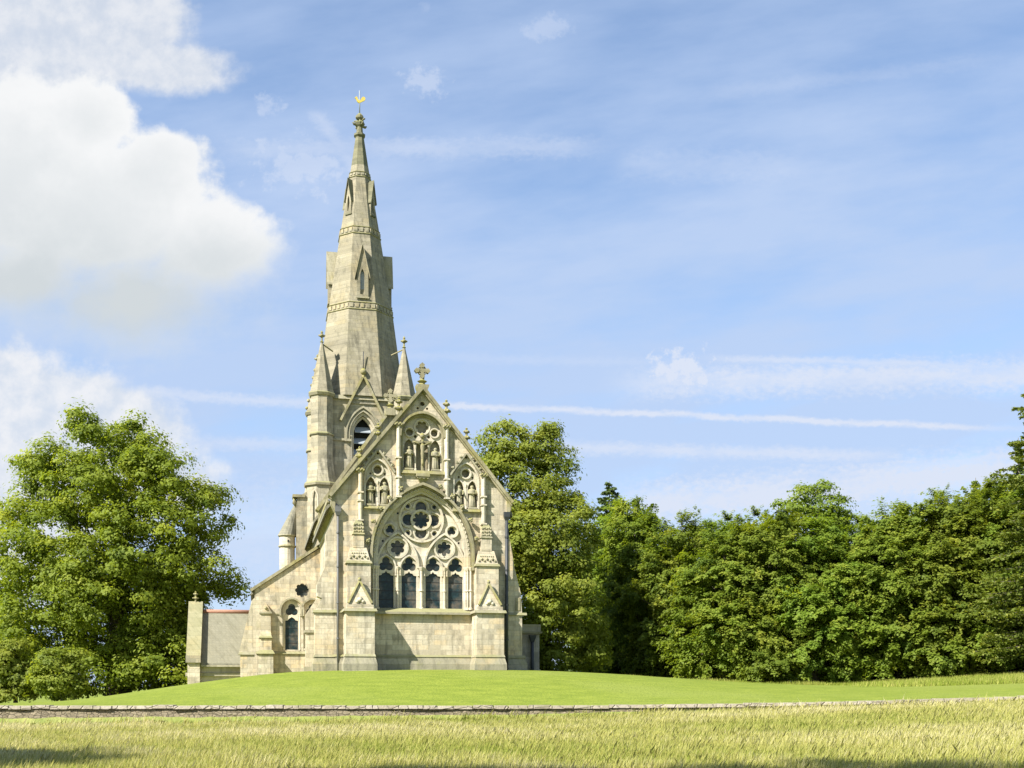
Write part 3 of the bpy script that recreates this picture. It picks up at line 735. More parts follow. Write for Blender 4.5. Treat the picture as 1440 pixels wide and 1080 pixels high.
        x0, x1 = X(4.402, 5.52); q.box(x0, x1, -.02, 1.05, -2.2, .32); q.frus((x0, x1, -.02, 1.05, .32), (*X(4.402, 5.42), .1, .97, .66)); q.build('plinth', 'base', sb)
        q = MB(); x0, x1 = X(4.402, 5.5); q.frus((x0, x1, .03, 1.0, 2.9), (x0, x1, .1, .98, 3.03)); q.frus((*X(4.402, 5.47), .05, .99, .67), (*X(4.402, 5.42), .1, .97, .79)); q.build('string_course', 'string', sb)
        if s > 0:
            q = MB(); q.box(4.9, 5.16, .09, .118, 3.15, 3.8); q.build('recess_panel', 'lichen', sb)
    # second buttress further along the south flank
    q = MB(); q.plate([[(-4.402, -2.2), (-5.5, -2.2), (-5.5, 3.3), (-4.9, 4.2), (-4.402, 6.2)]], 8.4, 9.2); sb = q.build('side_buttress', 'stone', CH)
    q = MB(); q.box(-5.58, -4.402, 8.32, 9.28, 2.25, 2.4); q.box(-5.6, -4.402, 8.3, 9.3, -2.2, .3); q.build('string_course', 'string', sb)
    # ---- rainwater pipes
    for s, m_ in ((-1, 'pipegrey'), (1, 'iron')):
        x = -4.28 if s < 0 else 4.36
        q = MB(); q.tube([(x, -.1 if s < 0 else -.22, -1.), (x, -.1 if s < 0 else -.22, 8.0)], .055 if s < 0 else .085, 8)
        for z in (1.6, 3.4, 5.2, 6.9): q.ngon(8, (x, -.1 if s < 0 else -.22), [(.085 if s < 0 else .11, z - .04), (.085 if s < 0 else .11, z + .04)])
        dp = q.build('downpipe', m_, CH)
        q = MB(); yy = -.1 if s < 0 else -.22; q.frus((x - .07, x + .07, yy - .07, yy + .08, 7.75), (x - .15, x + .15, yy - .13, yy + .09, 7.95)); q.box(x - .15, x + .15, yy - .13, yy + .09, 7.95, 8.2); q.build('hopper_head', m_, dp)
        if s < 0:
            q = MB(); q.tube([(x, -.1, 8.15), (x - .12, .1, 8.45), (x - .42, .5, 8.62)], .05, 6); q.build('spout', m_, dp)
    return cross, finial, shaft, crocket
cross, finial, shaft, crocket = church_front()

def church_body():
    # ---- nave
    NA, NS = 16.5, 1.43
    nz = lambda x: NA - NS * abs(x)
    b = MB()
    b.plate([[(-4.3, -2.2), (4.3, -2.2), (4.3, nz(4.3)), (0, NA), (-4.3, nz(4.3))]], LN + .003, LN + .8)
    for s in (-1, 1):
        x0, x1 = sorted((s * 3.6, s * 4.3)); b.box(x0, x1, LN + .803, 29.0, -2.2, 10.0)
    nw = b.build('nave_wall', 'tower', CH)
    r = MB()
    for s in (-1, 1):
        r.plate([[(0, NA - .12), (s * 4.75, NA - .12 - NS * 4.75), (s * 4.75, NA - .34 - NS * 4.75), (0, NA - .36)]], LN + .4, 29.0)
    r.build('nave_roof', 'tile', CH)
    g = MB()
    for s in (-1, 1):
        g.bar((s * 4.5, nz(4.5)), (0, NA), LN - .15, LN + .75, .2)
        g.plate([[(s * 4.303, nz(4.303)), (s * 4.5, nz(4.5) + .02), (s * 4.5, 9.5), (s * 4.303, 9.2)]], LN - .05, LN + .7)
        x0, x1 = sorted((s * 4.303, s * 4.62)); g.box(x0, x1, LN + .8, 29.0, 9.62, 9.85)
    g.plate([[(-.3, NA - .25), (.3, NA - .25), (.34, NA + .2), (-.34, NA + .2)]], LN - .25, LN + .7)
    gc = g.build('nave_coping', 'lichen', CH)
    cross('nave_cross', gc, 0, LN + .1, NA + .18, 1.25)
    for k in range(14): crocket(gc, -4.45, LN + 1.2 + k * 1.05, 9.5, .13, 'lichen')
    # ---- aisles (they end level with the nave gable)
    b = MB()
    w1 = arch(-6.13, .56, 1.35, 3.82, 4.45, 10); w2 = arch(-4.88, .54, 1.35, 3.82, 4.45, 10)
    rose = foil(-5.50, 5.10, 8, .3, .135, .3, 0, 48)
    b.plate([[(-8.37, -2.2), (-4.303, -2.2), (-4.303, 7.8), (-8.37, 5.08)], w1, w2, rose], LN - .3, LN + .0)
    b.box(-8.37, -7.9, LN + .003, LN + 5, -2.2, 4.9)
    aw = b.build('aisle_wall', 'stone', CH)
    b = MB(); b.plate([[(4.303, -2.2), (8.3, -2.2), (8.3, 5.1), (4.303, 7.8)]], LN + .9, LN + 6); b.build('aisle_wall', 'stone', CH)
    q = MB(); q.plate([[(-8.6, 4.92), (-4.32, 7.86), (-4.32, 7.7), (-8.6, 4.76)]], LN + .003, LN + 5); q.build('aisle_roof', 'tile', CH)
    q = MB(); q.bar((-8.55, 4.97), (-4.31, 7.86), LN - .42, LN + .35, .17); q.build('aisle_coping', 'lichen', CH)
    q = MB(); q.frus((-8.3, -4.31, LN - .4, LN - .303, 1.16), (-8.3, -4.31, LN - .33, LN - .303, 1.3)); q.box(-7.1, -6.85, LN - .36, LN - .303, 3.58, 3.66); q.build('string_course', 'string', aw)
    for cx, w in ((-6.13, .56), (-4.88, .54)):
        q = MB()
        hh = [[(cx - .39, 1.42), (cx + .39, 1.42), (cx + .39, 3.2), (cx + .24, 3.24), (cx + .16, 3.34), (cx, 3.44), (cx - .16, 3.34), (cx - .24, 3.24), (cx - .39, 3.2)], foil(cx, 3.86, 3, .18, .215, .13, math.pi / 2, 40)]
        q.plate([arch(cx, w + .03, 1.36, 3.82, 4.47, 10)] + hh, LN - .14, LN - .04)
        q.plate([archring(cx, w - .06, 1.37, 3.82, 4.39, .05, 10)], LN - .24, LN - .143)
        ww = q.build('aisle_window', 'trim', CH)
        q = MB(); q.plate([arch(cx, w, 1.37, 3.82, 4.44, 10)], LN - .07, LN - .06); q.build('glass', 'glass', ww)
        q = MB(); q.plate([archring(cx, w + .09, 3.5, 3.82, 4.53, .1, 10)], LN - .4, LN - .303); q.build('hood_mould', 'string', ww)
        q = shaft(cx - w + .06, LN - .22, 1.38, 3.66, .04); q.build('shaft', 'trim', ww)
        q = shaft(cx + w - .06, LN - .22, 1.38, 3.66, .04); q.build('shaft', 'trim', ww)
    q = MB(); q.plate([circ(-5.52, 5.08, .43)], LN - .06, LN - .05); rw = q.build('round_window', 'glass', CH)
    # aisle corner buttresses
    q = MB(); q.box(-8.16, -7.26, LN - 1.05, LN - .303, -2.2, 1.15); q.box(-8.05, -7.36, LN - .8, LN - .303, 1.15, 2.2); q.box(-8.02, -7.40, LN - .62, LN - .303, 2.2, 3.7)
    q.frus((-8.05, -7.36, LN - .8, LN - .303, 2.2), (-8.02, -7.4, LN - .62, LN - .303, 2.5))
    q.add([(-8.05, LN - .66, 3.7), (-7.37, LN - .66, 3.7), (-7.71, LN - .66, 4.3), (-8.05, LN - .303, 3.7), (-7.37, LN - .303, 3.7), (-7.71, LN - .303, 4.3)], [(0, 1, 2), (3, 5, 4), (0, 2, 5, 3), (1, 4, 5, 2), (0, 3, 4, 1)])
    ab = q.build('aisle_buttress', 'stone', CH)
    q = MB(); q.frus((-8.26, -7.16, LN - 1.15, LN - .303, 1.14), (-8.1, -7.3, LN - .85, LN - .303, 1.38)); q.frus((-8.12, -7.3, LN - .9, LN - .303, 2.12), (-8.05, -7.36, LN - .8, LN - .303, 2.24))
    q.box(-8.08, -7.34, LN - .7, LN - .303, 3.6, 3.72); q.box(-8.24, -7.18, LN - 1.13, LN - .303, -2.2, -.1); q.ball((-7.7, LN - .68, 3.95), .1, 6); q.build('string_course', 'string', ab)
    q = MB(); q.plate([[(-8.372, -2.2), (-9.22, -2.2), (-9.22, 1.1), (-9.3, 1.2), (-8.55, 4.4), (-8.372, 4.6)]], LN - .2, LN + .7); ab = q.build('aisle_buttress', 'stone', CH)
    q = MB(); q.frus((-9.36, -8.372, LN - .28, LN + .78, 1.1), (-9.28, -8.372, LN - .22, LN + .72, 1.26)); q.build('string_course', 'string', ab)
    # ---- south porch
    p = MB(); px0, px1 = -11.75, -8.3; e0, e1, rz_, ez = LN + 2.9, LN + 8.3, 4.05, .75; ym = (e0 + e1) / 2
    p.box(px0, px1, e0 + .35, e0 + .8, -2.4, ez - .05)
    po = p.build('porch', 'trim', CH)
    p = MB(); p.plate([[(e0 - .15, -2.6), (e1 + .15, -2.6), (e1 + .15, ez + .1), (ym, rz_ + .45), (e0 - .15, ez + .1)]], px0 - .75, px0, 'x')
    pg = p.build('porch_gable', 'stone', po)
    p = MB(); p.box(px0 - .85, px0 + .05, e0 - .3, e0 - .153, ez - .1, ez + .35)
    for a, bb in (((e0 - .28, ez + .0), (ym, rz_ + .45)), ((e1 + .28, ez), (ym, rz_ + .45))):
        p.plate([[a, bb, (bb[0], bb[1] + .22), (a[0], a[1] + .22)]], px0 - .84, px0 + .06, 'x')
    p.build('gable_coping', 'tower', po)
    finial(po, px0 - .4, ym, rz_ + .6, .75, 'lichen', 'gable_cross')
    p = MB(); t = .14
    p.plate([[(e0, ez - .15), (ym, rz_), (e1, ez - .15), (e1, ez - .15 - t), (ym, rz_ - t), (e0, ez - .15 - t)]], px0 + .07, px1, 'x'); p.build('porch_roof', 'tile', po)
    p = MB(); p.tube([(px0 + .07, ym, rz_ + .02), (px1, ym, rz_ + .02)], .15, 6); p.build('ridge_tiles', 'redtile', po)
    p = MB(); p.box(px0 - .9, px1, e0 + .2, e0 + .348, -.2, .02); p.box(px0 + .07, px1, e0 - .08, e0 + .05, ez - .36, ez - .24); p.tube([(px1 - .1, e0 + .1, ez - .4), (px1 - .1, e0 + .1, -1)], .05, 6); p.build('string_course', 'string', po)
    # ---- north vestry
    v = MB(); v.box(4.403, 8.2, 8., LN, -2.2, 2.55); ve = v.build('vestry', 'tower', CH)
    v = MB(); v.frus((4.403, 8.3, 7.85, LN, 2.3), (4.403, 8.36, 7.8, LN, 2.42)); v.box(4.403, 8.26, 7.9, LN, 2.423, 2.85); v.box(4.403, 8.26, 7.92, LN, 0, .16); v.build('cornice', 'string', ve)
    v = MB(); v.tube([(7.72, 7.8, -1), (7.72, 7.8, 2.0)], .1, 8); v.frus((7.63, 7.81, 7.7, 7.88, 1.8), (7.5, 7.94, 7.6, 7.88, 2.2)); v.build('downpipe', 'iron', ve)

def church_tower():
    xt, L = -.32, 32.0; H = 3.1; TZ = 21.1
    b = MB(); y0 = L - H
    bel = arch(xt, 1.0, 13.9, 18.3, 20.0, 12)
    b.plate([[(xt - H, -2.2), (xt + H, -2.2), (xt + H, TZ), (xt - H, TZ)], bel], y0, y0 + .7)
    b.box(xt - H, xt - H + .7, y0 + .703, L + H, -2.2, TZ); b.box(xt + H - .7, xt + H, y0 + .703, L + H, -2.2, TZ); b.box(xt - H + .703, xt + H - .703, L + H - .7, L + H, -2.2, TZ)
    b.box(xt - H + .01, xt + H - .01, y0 + 1.2, y0 + 1.25, -2, TZ - .1)
    b.box(xt - H - .6, xt + H + .6, y0 - .12, L + H + .6, -2.2, 13.6)
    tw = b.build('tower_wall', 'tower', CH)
    q = MB()
    q.frus((xt - H - .1, xt + H + .1, y0 - .2, L + H + .2, TZ - .2), (xt - H - .05, xt + H + .05, y0 - .1, L + H + .1, TZ + .1))
    for x0, x1 in ((xt - H, xt - 1.4), (xt + 1.4, xt + H)): q.box(x0, x1, y0 - .12, y0 - .003, 17.75, 17.92)
    q.frus((xt - H - .7, xt + H + .7, y0 - .25, L + H + .7, 13.6), (xt - H - .1, xt + H + .1, y0 - .02, L + H + .1, 14.2))
    q.build('string_course', 'string', tw)
    # belfry opening
    q = MB(); q.plate([archring(xt, .83, 13.95, 18.3, 19.8, .165, 12)], y0 + .15, y0 + .5); q.plate([archring(xt, .69, 13.95, 18.3, 19.6, .135, 12)], y0 + .35, y0 + .65)
    bw = q.build('belfry_window', 'trim', CH)
    q = MB(); q.plate([archring(xt, 1.22, 17.9, 18.3, 20.3, .13, 12)], y0 - .14, y0 - .003); q.plate([archring(xt, 1.02, 17.9, 18.3, 20.03, .1, 12)], y0 - .07, y0 - .003)
    for a in (-1, 1): q.box(xt + a * 1.15 - .25, xt + a * 1.15 + .25, y0 - .2, y0 - .004, 17.7, 17.88)
    q.build('hood_mould', 'string', bw)
    for k in range(6):
        z = 14.25 + k * .86; q = MB(); w = .72 if z < 18.2 else .6 if z < 18.8 else .3
        q.add([(xt - w, y0 + .3, z), (xt + w, y0 + .3, z), (xt + w, y0 + .75, z + .46), (xt - w, y0 + .75, z + .46), (xt - w, y0 + .3, z - .06), (xt + w, y0 + .3, z - .06), (xt + w, y0 + .75, z + .40), (xt - w, y0 + .75, z + .40)],
              [(0, 1, 2, 3), (4, 7, 6, 5), (0, 4, 5, 1), (1, 5, 6, 2), (2, 6, 7, 3), (3, 7, 4, 0)]).build('louvre', 'louvre', bw)
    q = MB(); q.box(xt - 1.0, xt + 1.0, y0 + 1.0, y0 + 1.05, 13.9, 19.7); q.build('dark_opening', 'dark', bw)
    for a in (-1, 1): shaft(xt + a * .92, y0 + .08, 14, 18.2, .06).build('shaft', 'trim', bw)
    # gablet over it
    q = MB(); q.plate([[(xt - 1.0, 20.6), (xt + 1.0, 20.6), (xt, 22.55)], arch(xt, .3, 20.9, 21.2, 21.9, 6)], y0 - .1, y0 + .3)
    q.box(xt - .4, xt + .4, y0 + .2, y0 + .28, 20.8, 21.8); gb = q.build('tower_gablet', 'tower', CH)
    q = MB()
    for a in (-1, 1): q.bar((xt + a * 1.66, 19.2), (xt, 22.55), y0 - .36, y0 + .05, .17)
    q.ball((xt, y0 - .15, 23.05), .25, 8); q.ngon(6, (xt, y0 - .15), [(.1, 22.6), (.07, 22.9)]); q.build('gablet_coping', 'lichen', gb)
    q = MB(); q.tube([(xt, y0 - .1, 23.2), (xt, y0 - .1, 24.6)], .035, 5); q.build('rod', 'iron', gb)
    # corner turrets
    for sx in (-1, 1):
        for sy in (-1, 1):
            c = (xt + sx * 3.12, L + sy * 3.12); o8 = math.pi / 8
            q = MB(); q.ngon(8, c, [(1.22, -2.2), (1.22, 14.3), (1.24, 14.35), (1.1, 14.8), (.86, 16.1), (.86, TZ)], o8)
            tr = q.build('corner_turret', 'tower', CH)
            q = MB(); q.ngon(8, c, [(1.38, 14.15), (1.42, 14.3), (1.3, 14.42)], o8); q.ngon(8, c, [(.95, 18.0), (.99, 18.08), (.9, 18.2)], o8); q.ngon(8, c, [(.95, TZ - .15), (1.06, TZ + .05), (.98, TZ + .12)], o8)
            q.build('string_course', 'string', tr)
            q = MB(); q.ngon(8, c, [(.97, TZ + .1), (.78, TZ + .9), (.09, TZ + 4.0)], o8); q.build('spirelet', 'spire', tr)
            q = MB(); z = TZ + 3.95
            q.ngon(6, c, [(.08, z), (.16, z + .08), (.07, z + .15), (.06, z + .4), (.22, z + .5), (.2, z + .62), (.06, z + .68), (.1, z + .8), (.01, z + .95)])
            for k in range(4): a = k * math.pi / 2; q.ball((c[0] + .2 * math.cos(a), c[1] + .2 * math.sin(a), z + .56), .07, 5)
            q.build('finial', 'lichen', tr)
            q = MB(); z = TZ + 3.75; dx, dy = xt - c[0], L - c[1]
            q.tube([(c[0], c[1], z + .15), (c[0] + dx * .28, c[1] + dy * .28, z - .12)], .055, 5, False)
            q.build('stay_bar', 'lichen', tr)
            if sy < 0 and sx < 0:
                for k, z in enumerate((22.4, 23.2, 24.0)): pass
            if sx < 0 and sy > 0:
                q = MB()
                for k in range(6): q.ball((c[0] - .85 + k * .13, c[1] - .3, TZ + .4 + k * .62), .14, 6)
                q.build('crocket_row', 'lichen', tr)
    # narrow blind arch on the front left turret
    q = MB(); cx, cy = xt - 3.12 - .62, L - 3.12 - 1.18
    q.plate([archring(cx + .0, .2, 10.6, 13.2, 13.7, .1, 6)], cy + .02, cy + .16); q.build('blind_arch', 'trim', tw)
    # set-off buttress on the south side with its beast
    q = MB(); q.plate([[(-4.2, -2.2), (-5.35, -2.2), (-5.35, 12.6), (-5.25, 13.3), (-4.2, 13.9)]], L - 3.6, L - 2.6); tb = q.build('tower_buttress', 'tower', CH)
    q = MB(); q.box(-5.62, -4.7, L - 3.75, L - 2.5, 13.25, 13.45); q.tube([(-5.2, L - 3.2, 12.5), (-5.45, L - 3.3, 12.9), (-5.5, L - 3.4, 13.2)], [.12, .2, .1], 6); q.build('carved_beast', 'lichen', tb)
    # stair turret
    sx_, sy_ = -6.0, L - 3.0
    q = MB(); q.ngon(16, (sx_, sy_), [(.56, -2.2), (.56, 9.55)]); q.ngon(16, (sx_, sy_), [(.58, 9.6), (.58, 10.35)]); s_ = q.build('stair_turret', 'trim', CH)
    q = MB(); q.ngon(16, (sx_, sy_), [(.57, 9.5), (.66, 9.58), (.66, 9.66), (.59, 9.7)]); q.ngon(16, (sx_, sy_), [(.6, 10.3), (.7, 10.4), (.68, 10.47)]); q.build('string_course', 'string', s_)
    q = MB(); q.ngon(16, (sx_, sy_), [(.69, 10.45), (.04, 13.3)], lean=[(0, 0), (.82, 0)]); q.build('cone_roof', 'tile', s_)
    q = MB(); q.box(sx_ + .0, sx_ + .12, sy_ - .6, sy_ - .56, 9.9, 10.05); q.build('slit', 'dark', s_)
    # ---- spire
    k8 = 1 / math.cos(math.pi / 8); o8 = math.pi / 8
    prof = [(3.38, TZ + .1), (2.52, 28.0), (1.58, 34.2), (.66, 40.0)]
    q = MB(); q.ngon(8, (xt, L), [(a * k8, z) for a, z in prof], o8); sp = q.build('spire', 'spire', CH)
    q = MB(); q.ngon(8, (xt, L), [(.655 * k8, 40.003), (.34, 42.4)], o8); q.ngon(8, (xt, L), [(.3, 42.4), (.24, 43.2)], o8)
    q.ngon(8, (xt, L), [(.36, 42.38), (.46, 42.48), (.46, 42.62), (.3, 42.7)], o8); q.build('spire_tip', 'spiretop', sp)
    def apo(z):
        for (a0, z0), (a1, z1) in zip(prof, prof[1:]):
            if z <= z1: return a0 + (a1 - a0) * (z - z0) / (z1 - z0)
    for z0, n in ((28.05, 5), (34.25, 3), (39.0, 2)):
        q = MB(); hh = .55 if n > 2 else .4
        for zz in (z0, z0 + hh): q.ngon(8, (xt, L), [((apo(zz) - .02) * k8, zz - .05), ((apo(zz) + .07) * k8, zz), ((apo(zz) - .02) * k8, zz + .07)], o8)
        q.build('carved_band', 'string', sp)
        q = MB()
        for f in range(8):
            a = f * math.pi / 4; side = 2 * apo(z0) * math.tan(math.pi / 8)
            for k in range(n):
                t = (k - (n - 1) / 2) * side / n; r = apo(z0 + hh / 2) + .015
                cx, cy = xt + r * math.cos(a) - t * math.sin(a), L + r * math.sin(a) + t * math.cos(a)
                w = side / n * .3
                ux, uy = -math.sin(a), math.cos(a); nx, ny = math.cos(a), math.sin(a)
                P = []
                for (tt, zz) in ((-w, z0 + .14), (w, z0 + .14), (w, z0 + hh - .1), (-w, z0 + hh - .1)):
                    for dd in (-.05, .05): P.append((cx + ux * tt + nx * dd, cy + uy * tt + ny * dd, zz))
                q.add(P, [(0, 2, 4, 6), (1, 7, 5, 3), (0, 1, 3, 2), (2, 3, 5, 4), (4, 5, 7, 6), (6, 7, 1, 0)])
        q.build('carved_quatrefoils', 'base', sp)
    # lucarnes
    def lucarne(ang, d, w, z0, ze, za):
        mt = Matrix.Translation((xt, L, 0)) @ Matrix.Rotation(ang, 4, 'Z')
        q = MB(); back = -apo(za) + .3
        q.plate([[(-w, z0), (w, z0), (w, ze), (0, za), (-w, ze)], arch(0, w * .38, z0 + .25, ze - .35, ze + .15, 6)], -d, -d + .25)
        zl = z0
        q.add([(-w, -d + .25, z0), (-w, -apo(z0) + .6, z0), (-w, back, ze), (-w, -d + .25, ze)], [(0, 1, 2, 3)]); q.add([(w, -d + .25, z0), (w, -apo(z0) + .6, z0), (w, back, ze), (w, -d + .25, ze)], [(0, 1, 2, 3)])
        o = q.build('lucarne', 'spire', sp, mt)
        q = MB(); q.box(-w * .5, w * .5, -d + .2, -d + .24, z0 + .2, ze + .2); q.build('slit_window', 'louvre', sp, mt)
        q = MB(); ov = w * 1.28; zd = ze - (za - ze) * .28
        for a in (-1, 1):
            q.add([(a * ov, -d - .12, zd), (0, -d - .12, za + .02), (0, back, za + .02), (a * ov, back, zd), (a * ov, -d - .12, zd + .12), (0, -d - .12, za + .2), (0, back, za + .2), (a * ov, back, zd + .12)],
                  [(0, 1, 2, 3), (4, 7, 6, 5), (0, 4, 5, 1), (1, 5, 6, 2), (2, 6, 7, 3), (3, 7, 4, 0)])
        q.box(-w * 1.15, w * 1.15, -d - .06, -d, z0 - .05, z0 + .06)
        q.build('lucarne_roof', 'spiretop' if z0 > 35 else 'string', sp, mt)
    for k in range(4): lucarne(k * math.pi / 2, 2.47, .45, 28.95, 31.0, 33.0)
    for k in range(4): lucarne(k * math.pi / 2 + math.pi / 4, 1.34, .27, 35.9, 37.2, 38.5)
    q = MB(); z = 43.15
    q.ngon(8, (xt, L), [(.22, z), (.34, z + .15), (.42, z + .35), (.28, z + .5), (.2, z + .6), (.32, z + .75), (.3, z + .95), (.1, z + 1.15)])
    for k in range(4):
        a = k * math.pi / 2 + .4; q.tube([(xt + .15 * math.cos(a), L + .15 * math.sin(a), z + .2), (xt + .5 * math.cos(a), L + .5 * math.sin(a), z + .18), (xt + .62 * math.cos(a), L + .62 * math.sin(a), z + .3)], [.1, .1, .05], 5)
        a += .5; q.tube([(xt + .15 * math.cos(a), L + .15 * math.sin(a), z + .55), (xt + .5 * math.cos(a), L + .5 * math.sin(a), z + .65)], [.09, .06], 5)
    q.build('finial', 'spiretop', sp)
    z = 44.2; q = MB(); q.tube([(xt, L, z), (xt, L, z + 1.9)], .045, 6); q.build('vane_rod', 'lead', sp)
    q = MB(); zc = 45.3      # gilded cockerel
    body = [(-.62, .30), (-.50, .42), (-.40, .52), (-.28, .40), (-.20, .16), (0, .02), (.14, .12), (.22, .34), (.42, .56), (.66, .52), (.74, .30), (.62, .10), (.42, -.02), (.22, -.14), (.05, -.26), (-.14, -.26), (-.32, -.12), (-.42, .10), (-.50, .22)]
    q.plate([[(xt + x * .62, zc + z_ * .62) for x, z_ in body]], L - .05, L + .05); q.build('weathercock', 'gold', sp)
church_body(); church_tower()

# ------------------------------------------------------------------ trees
def leaf_mesh(name, P, N, size, tone, mat_, rng, aspect=.62):
    n = len(P)
    N = N / (np.linalg.norm(N, axis=1, keepdims=True) + 1e-9)
    a = rng.normal(size=(n, 3)); t = np.cross(N, a); t /= (np.linalg.norm(t, axis=1, keepdims=True) + 1e-9); b = np.cross(N, t)
    s = size[:, None] * .5
    V = np.empty((n, 4, 3)); V[:, 0] = P - t * s; V[:, 1] = P - b * s * aspect + N * s * .15; V[:, 2] = P + t * s; V[:, 3] = P + b * s * aspect + N * s * .15
    me = bpy.data.meshes.new(name); me.vertices.add(n * 4); me.vertices.foreach_set('co', V.reshape(-1).astype(np.float32))
    me.loops.add(n * 4); me.loops.foreach_set('vertex_index', np.arange(n * 4, dtype=np.int32))
    me.polygons.add(n); me.polygons.foreach_set('loop_start', np.arange(0, n * 4, 4, dtype=np.int32)); me.polygons.foreach_set('loop_total', np.full(n, 4, dtype=np.int32))
    me.update(calc_edges=True)
    at = me.attributes.new('tone', 'FLOAT', 'FACE'); at.data.foreach_set('value', np.clip(tone, 0, 1).astype(np.float32))
    me.materials.append(mat_)
    return me
def crown(name, lobes, nclump, per, rcl, leaf, m, seed, flat=.5, droop=.25, inner=.2, style='clump'):
    """lobes: (x,y,z,rx,ry,rz) relative to the tree base; returns leaf mesh and clump centres"""
    rng = np.random.default_rng(seed)
    lb = np.array(lobes, float); vol = (lb[:, 3] * lb[:, 4] * lb[:, 5]) ** .67; pk = rng.choice(len(lb), size=nclump * 3, p=vol / vol.sum())
    d = rng.normal(size=(nclump * 3, 3)); d /= np.linalg.norm(d, axis=1, keepdims=True)
    rad = np.where(rng.random(nclump * 3) < inner, rng.uniform(.25, .7, nclump * 3), rng.uniform(.76, 1.04, nclump * 3))
    C = lb[pk, :3] + d * lb[pk, 3:] * rad[:, None]
    keep = np.ones(len(C), bool)
    for i in range(len(lb)):      # no outer clumps buried in a neighbouring lobe
        q = np.linalg.norm((C - lb[i, :3]) / lb[i, 3:], axis=1); keep &= ~((q < .55) & (pk != i) & (rad > .75))
    keep &= C[:, 2] > .25
    C = C[keep][:nclump]; d = d[keep][:nclump]; n = len(C)
    r = rcl * rng.uniform(.6, 1.35, n); tc = rng.normal(.46, .14, n)
    k = per; ci = np.repeat(np.arange(n), k); N = n * k
    q = rng.normal(size=(N, 3)); q /= np.linalg.norm(q, axis=1, keepdims=True); q[:, 2] = np.abs(q[:, 2]) * np.where(rng.random(N) < .85, 1, -1)
    if style == 'clump':
        rr = rng.uniform(.3, 1.0, N) ** .45
        ph = rng.uniform(0, 6.28, (n, 3)); lump = 1 + .28 * np.sin(5 * np.arctan2(q[:, 1], q[:, 0]) + ph[ci, 0]) + .2 * np.sin(7 * q[:, 2] + ph[ci, 1])
        off = q * (rr * r[ci] * lump)[:, None]; off[:, 2] *= flat
        hd = np.linalg.norm(off[:, :2], axis=1)
        off[:, 2] -= droop * hd ** 1.3 / np.maximum(r[ci], .3) ** .3
        Nn = q * 1.0 + np.array([0, 0, .3]) + d[ci] * .45 + rng.normal(size=(N, 3)) * .28
        tone = tc[ci] + .06 * rng.normal(size=N) + .12 * q[:, 2]  # last term paints a lit top and darker underside into each clump
    else:       # fans of twigs that reach out and droop at the tip
        nf = 5; fan = rng.integers(0, nf, N); A = rng.normal(size=(n, nf, 3)) * .55
        dd = d[ci].copy(); dd[:, 2] = dd[:, 2] * 1.1 + .15
        ax = dd + A[ci, fan]; ax /= np.linalg.norm(ax, axis=1, keepdims=True)
        side = np.cross(ax, np.array([0, 0, 1.])); side /= (np.linalg.norm(side, axis=1, keepdims=True) + 1e-6)
        Ln = (r * 1.5)[ci] * (.7 + .5 * np.abs(A[ci, fan, 0])); t = rng.random(N) ** .8
        wd = .42 * Ln * np.sin(np.clip(t, 0, 1) * 2.6 + .35) * (1.05 - t * .75); lat = rng.uniform(-1, 1, N) * wd
        off = ax * (Ln * (t - .25))[:, None] + side * lat[:, None]
        off[:, 2] += -droop * Ln * t ** 2 - np.abs(lat) * .25 + rng.normal(size=N) * .05
        Nn = np.array([0, 0, .9]) + d[ci] * .55 + ax * .35 * t[:, None] + rng.normal(size=(N, 3)) * .3 - side * (np.sign(lat) * -.25)[:, None]
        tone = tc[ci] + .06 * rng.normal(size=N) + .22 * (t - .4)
    P = C[ci] + off + rng.normal(size=(N, 3)) * .05
    size = leaf * rng.uniform(.6, 1.4, N)
    ok = P[:, 2] > .05
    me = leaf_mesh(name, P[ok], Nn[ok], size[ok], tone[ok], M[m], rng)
    return me, C
def trunk_mesh(C, top, r0, seed, nl=26, spread=.5, low=.2):
    rnd = random.Random(seed); b = MB()
    bend = [(rnd.uniform(-.2, .2), rnd.uniform(-.2, .2)) for _ in range(6)]
    pts = [Vector((bend[i][0] * i * .5, bend[i][1] * i * .5, -.4 + (top + .4) * i / 5)) for i in range(6)]
    b.tube(pts, [r0 * (1.35, 1, .8, .58, .36, .12)[i] for i in range(6)], 10)
    idx = rnd.sample(range(len(C)), min(nl, len(C)))
    for i in idx:
        e = Vector(C[i]); z = max(top * low, min(top * .85, e.z * .72)); t = (z + .4) / (top + .4) * 5; j = min(4, int(t)); s0 = pts[j].lerp(pts[j + 1], t - j)
        mid = s0.lerp(e, .5) + Vector((0, 0, rnd.uniform(-.2, .5)))
        rr = r0 * .34 * (1 - z / top * .7)
        b.tube([s0, mid, e], [rr, rr * .6, rr * .18], 5)
    return b
def tree(name, label, cat, group, px, Y, lobes, nclump, per, rcl, leaf, m, seed, r0=.35, top=None, x=None, **kw):
    X = (px - 720) / F * Y if x is None else x
    root = empty(name, (X, Y, ground(X, Y) - .05)); tag(root, label, cat, group)
    me, C = crown('crown', lobes, nclump, per, rcl, leaf, m, seed, **kw)
    o = bpy.data.objects.new('crown', me); col.objects.link(o); o.parent = root
    top = top or max(l[2] for l in lobes)
    trunk_mesh(C, top, r0, seed).build('trunk', 'bark', root)
    return root
def copy_tree(root, X, Y, s, rz, label, group):
    c = root.copy(); col.objects.link(c); c.location = (X, Y, ground(X, Y) - .05); c.scale = s; c.rotation_euler = (0, 0, rz); c['label'] = label
    if group: c['group'] = group
    for ch in root.children:
        k = ch.copy(); col.objects.link(k); k.parent = c
    return c

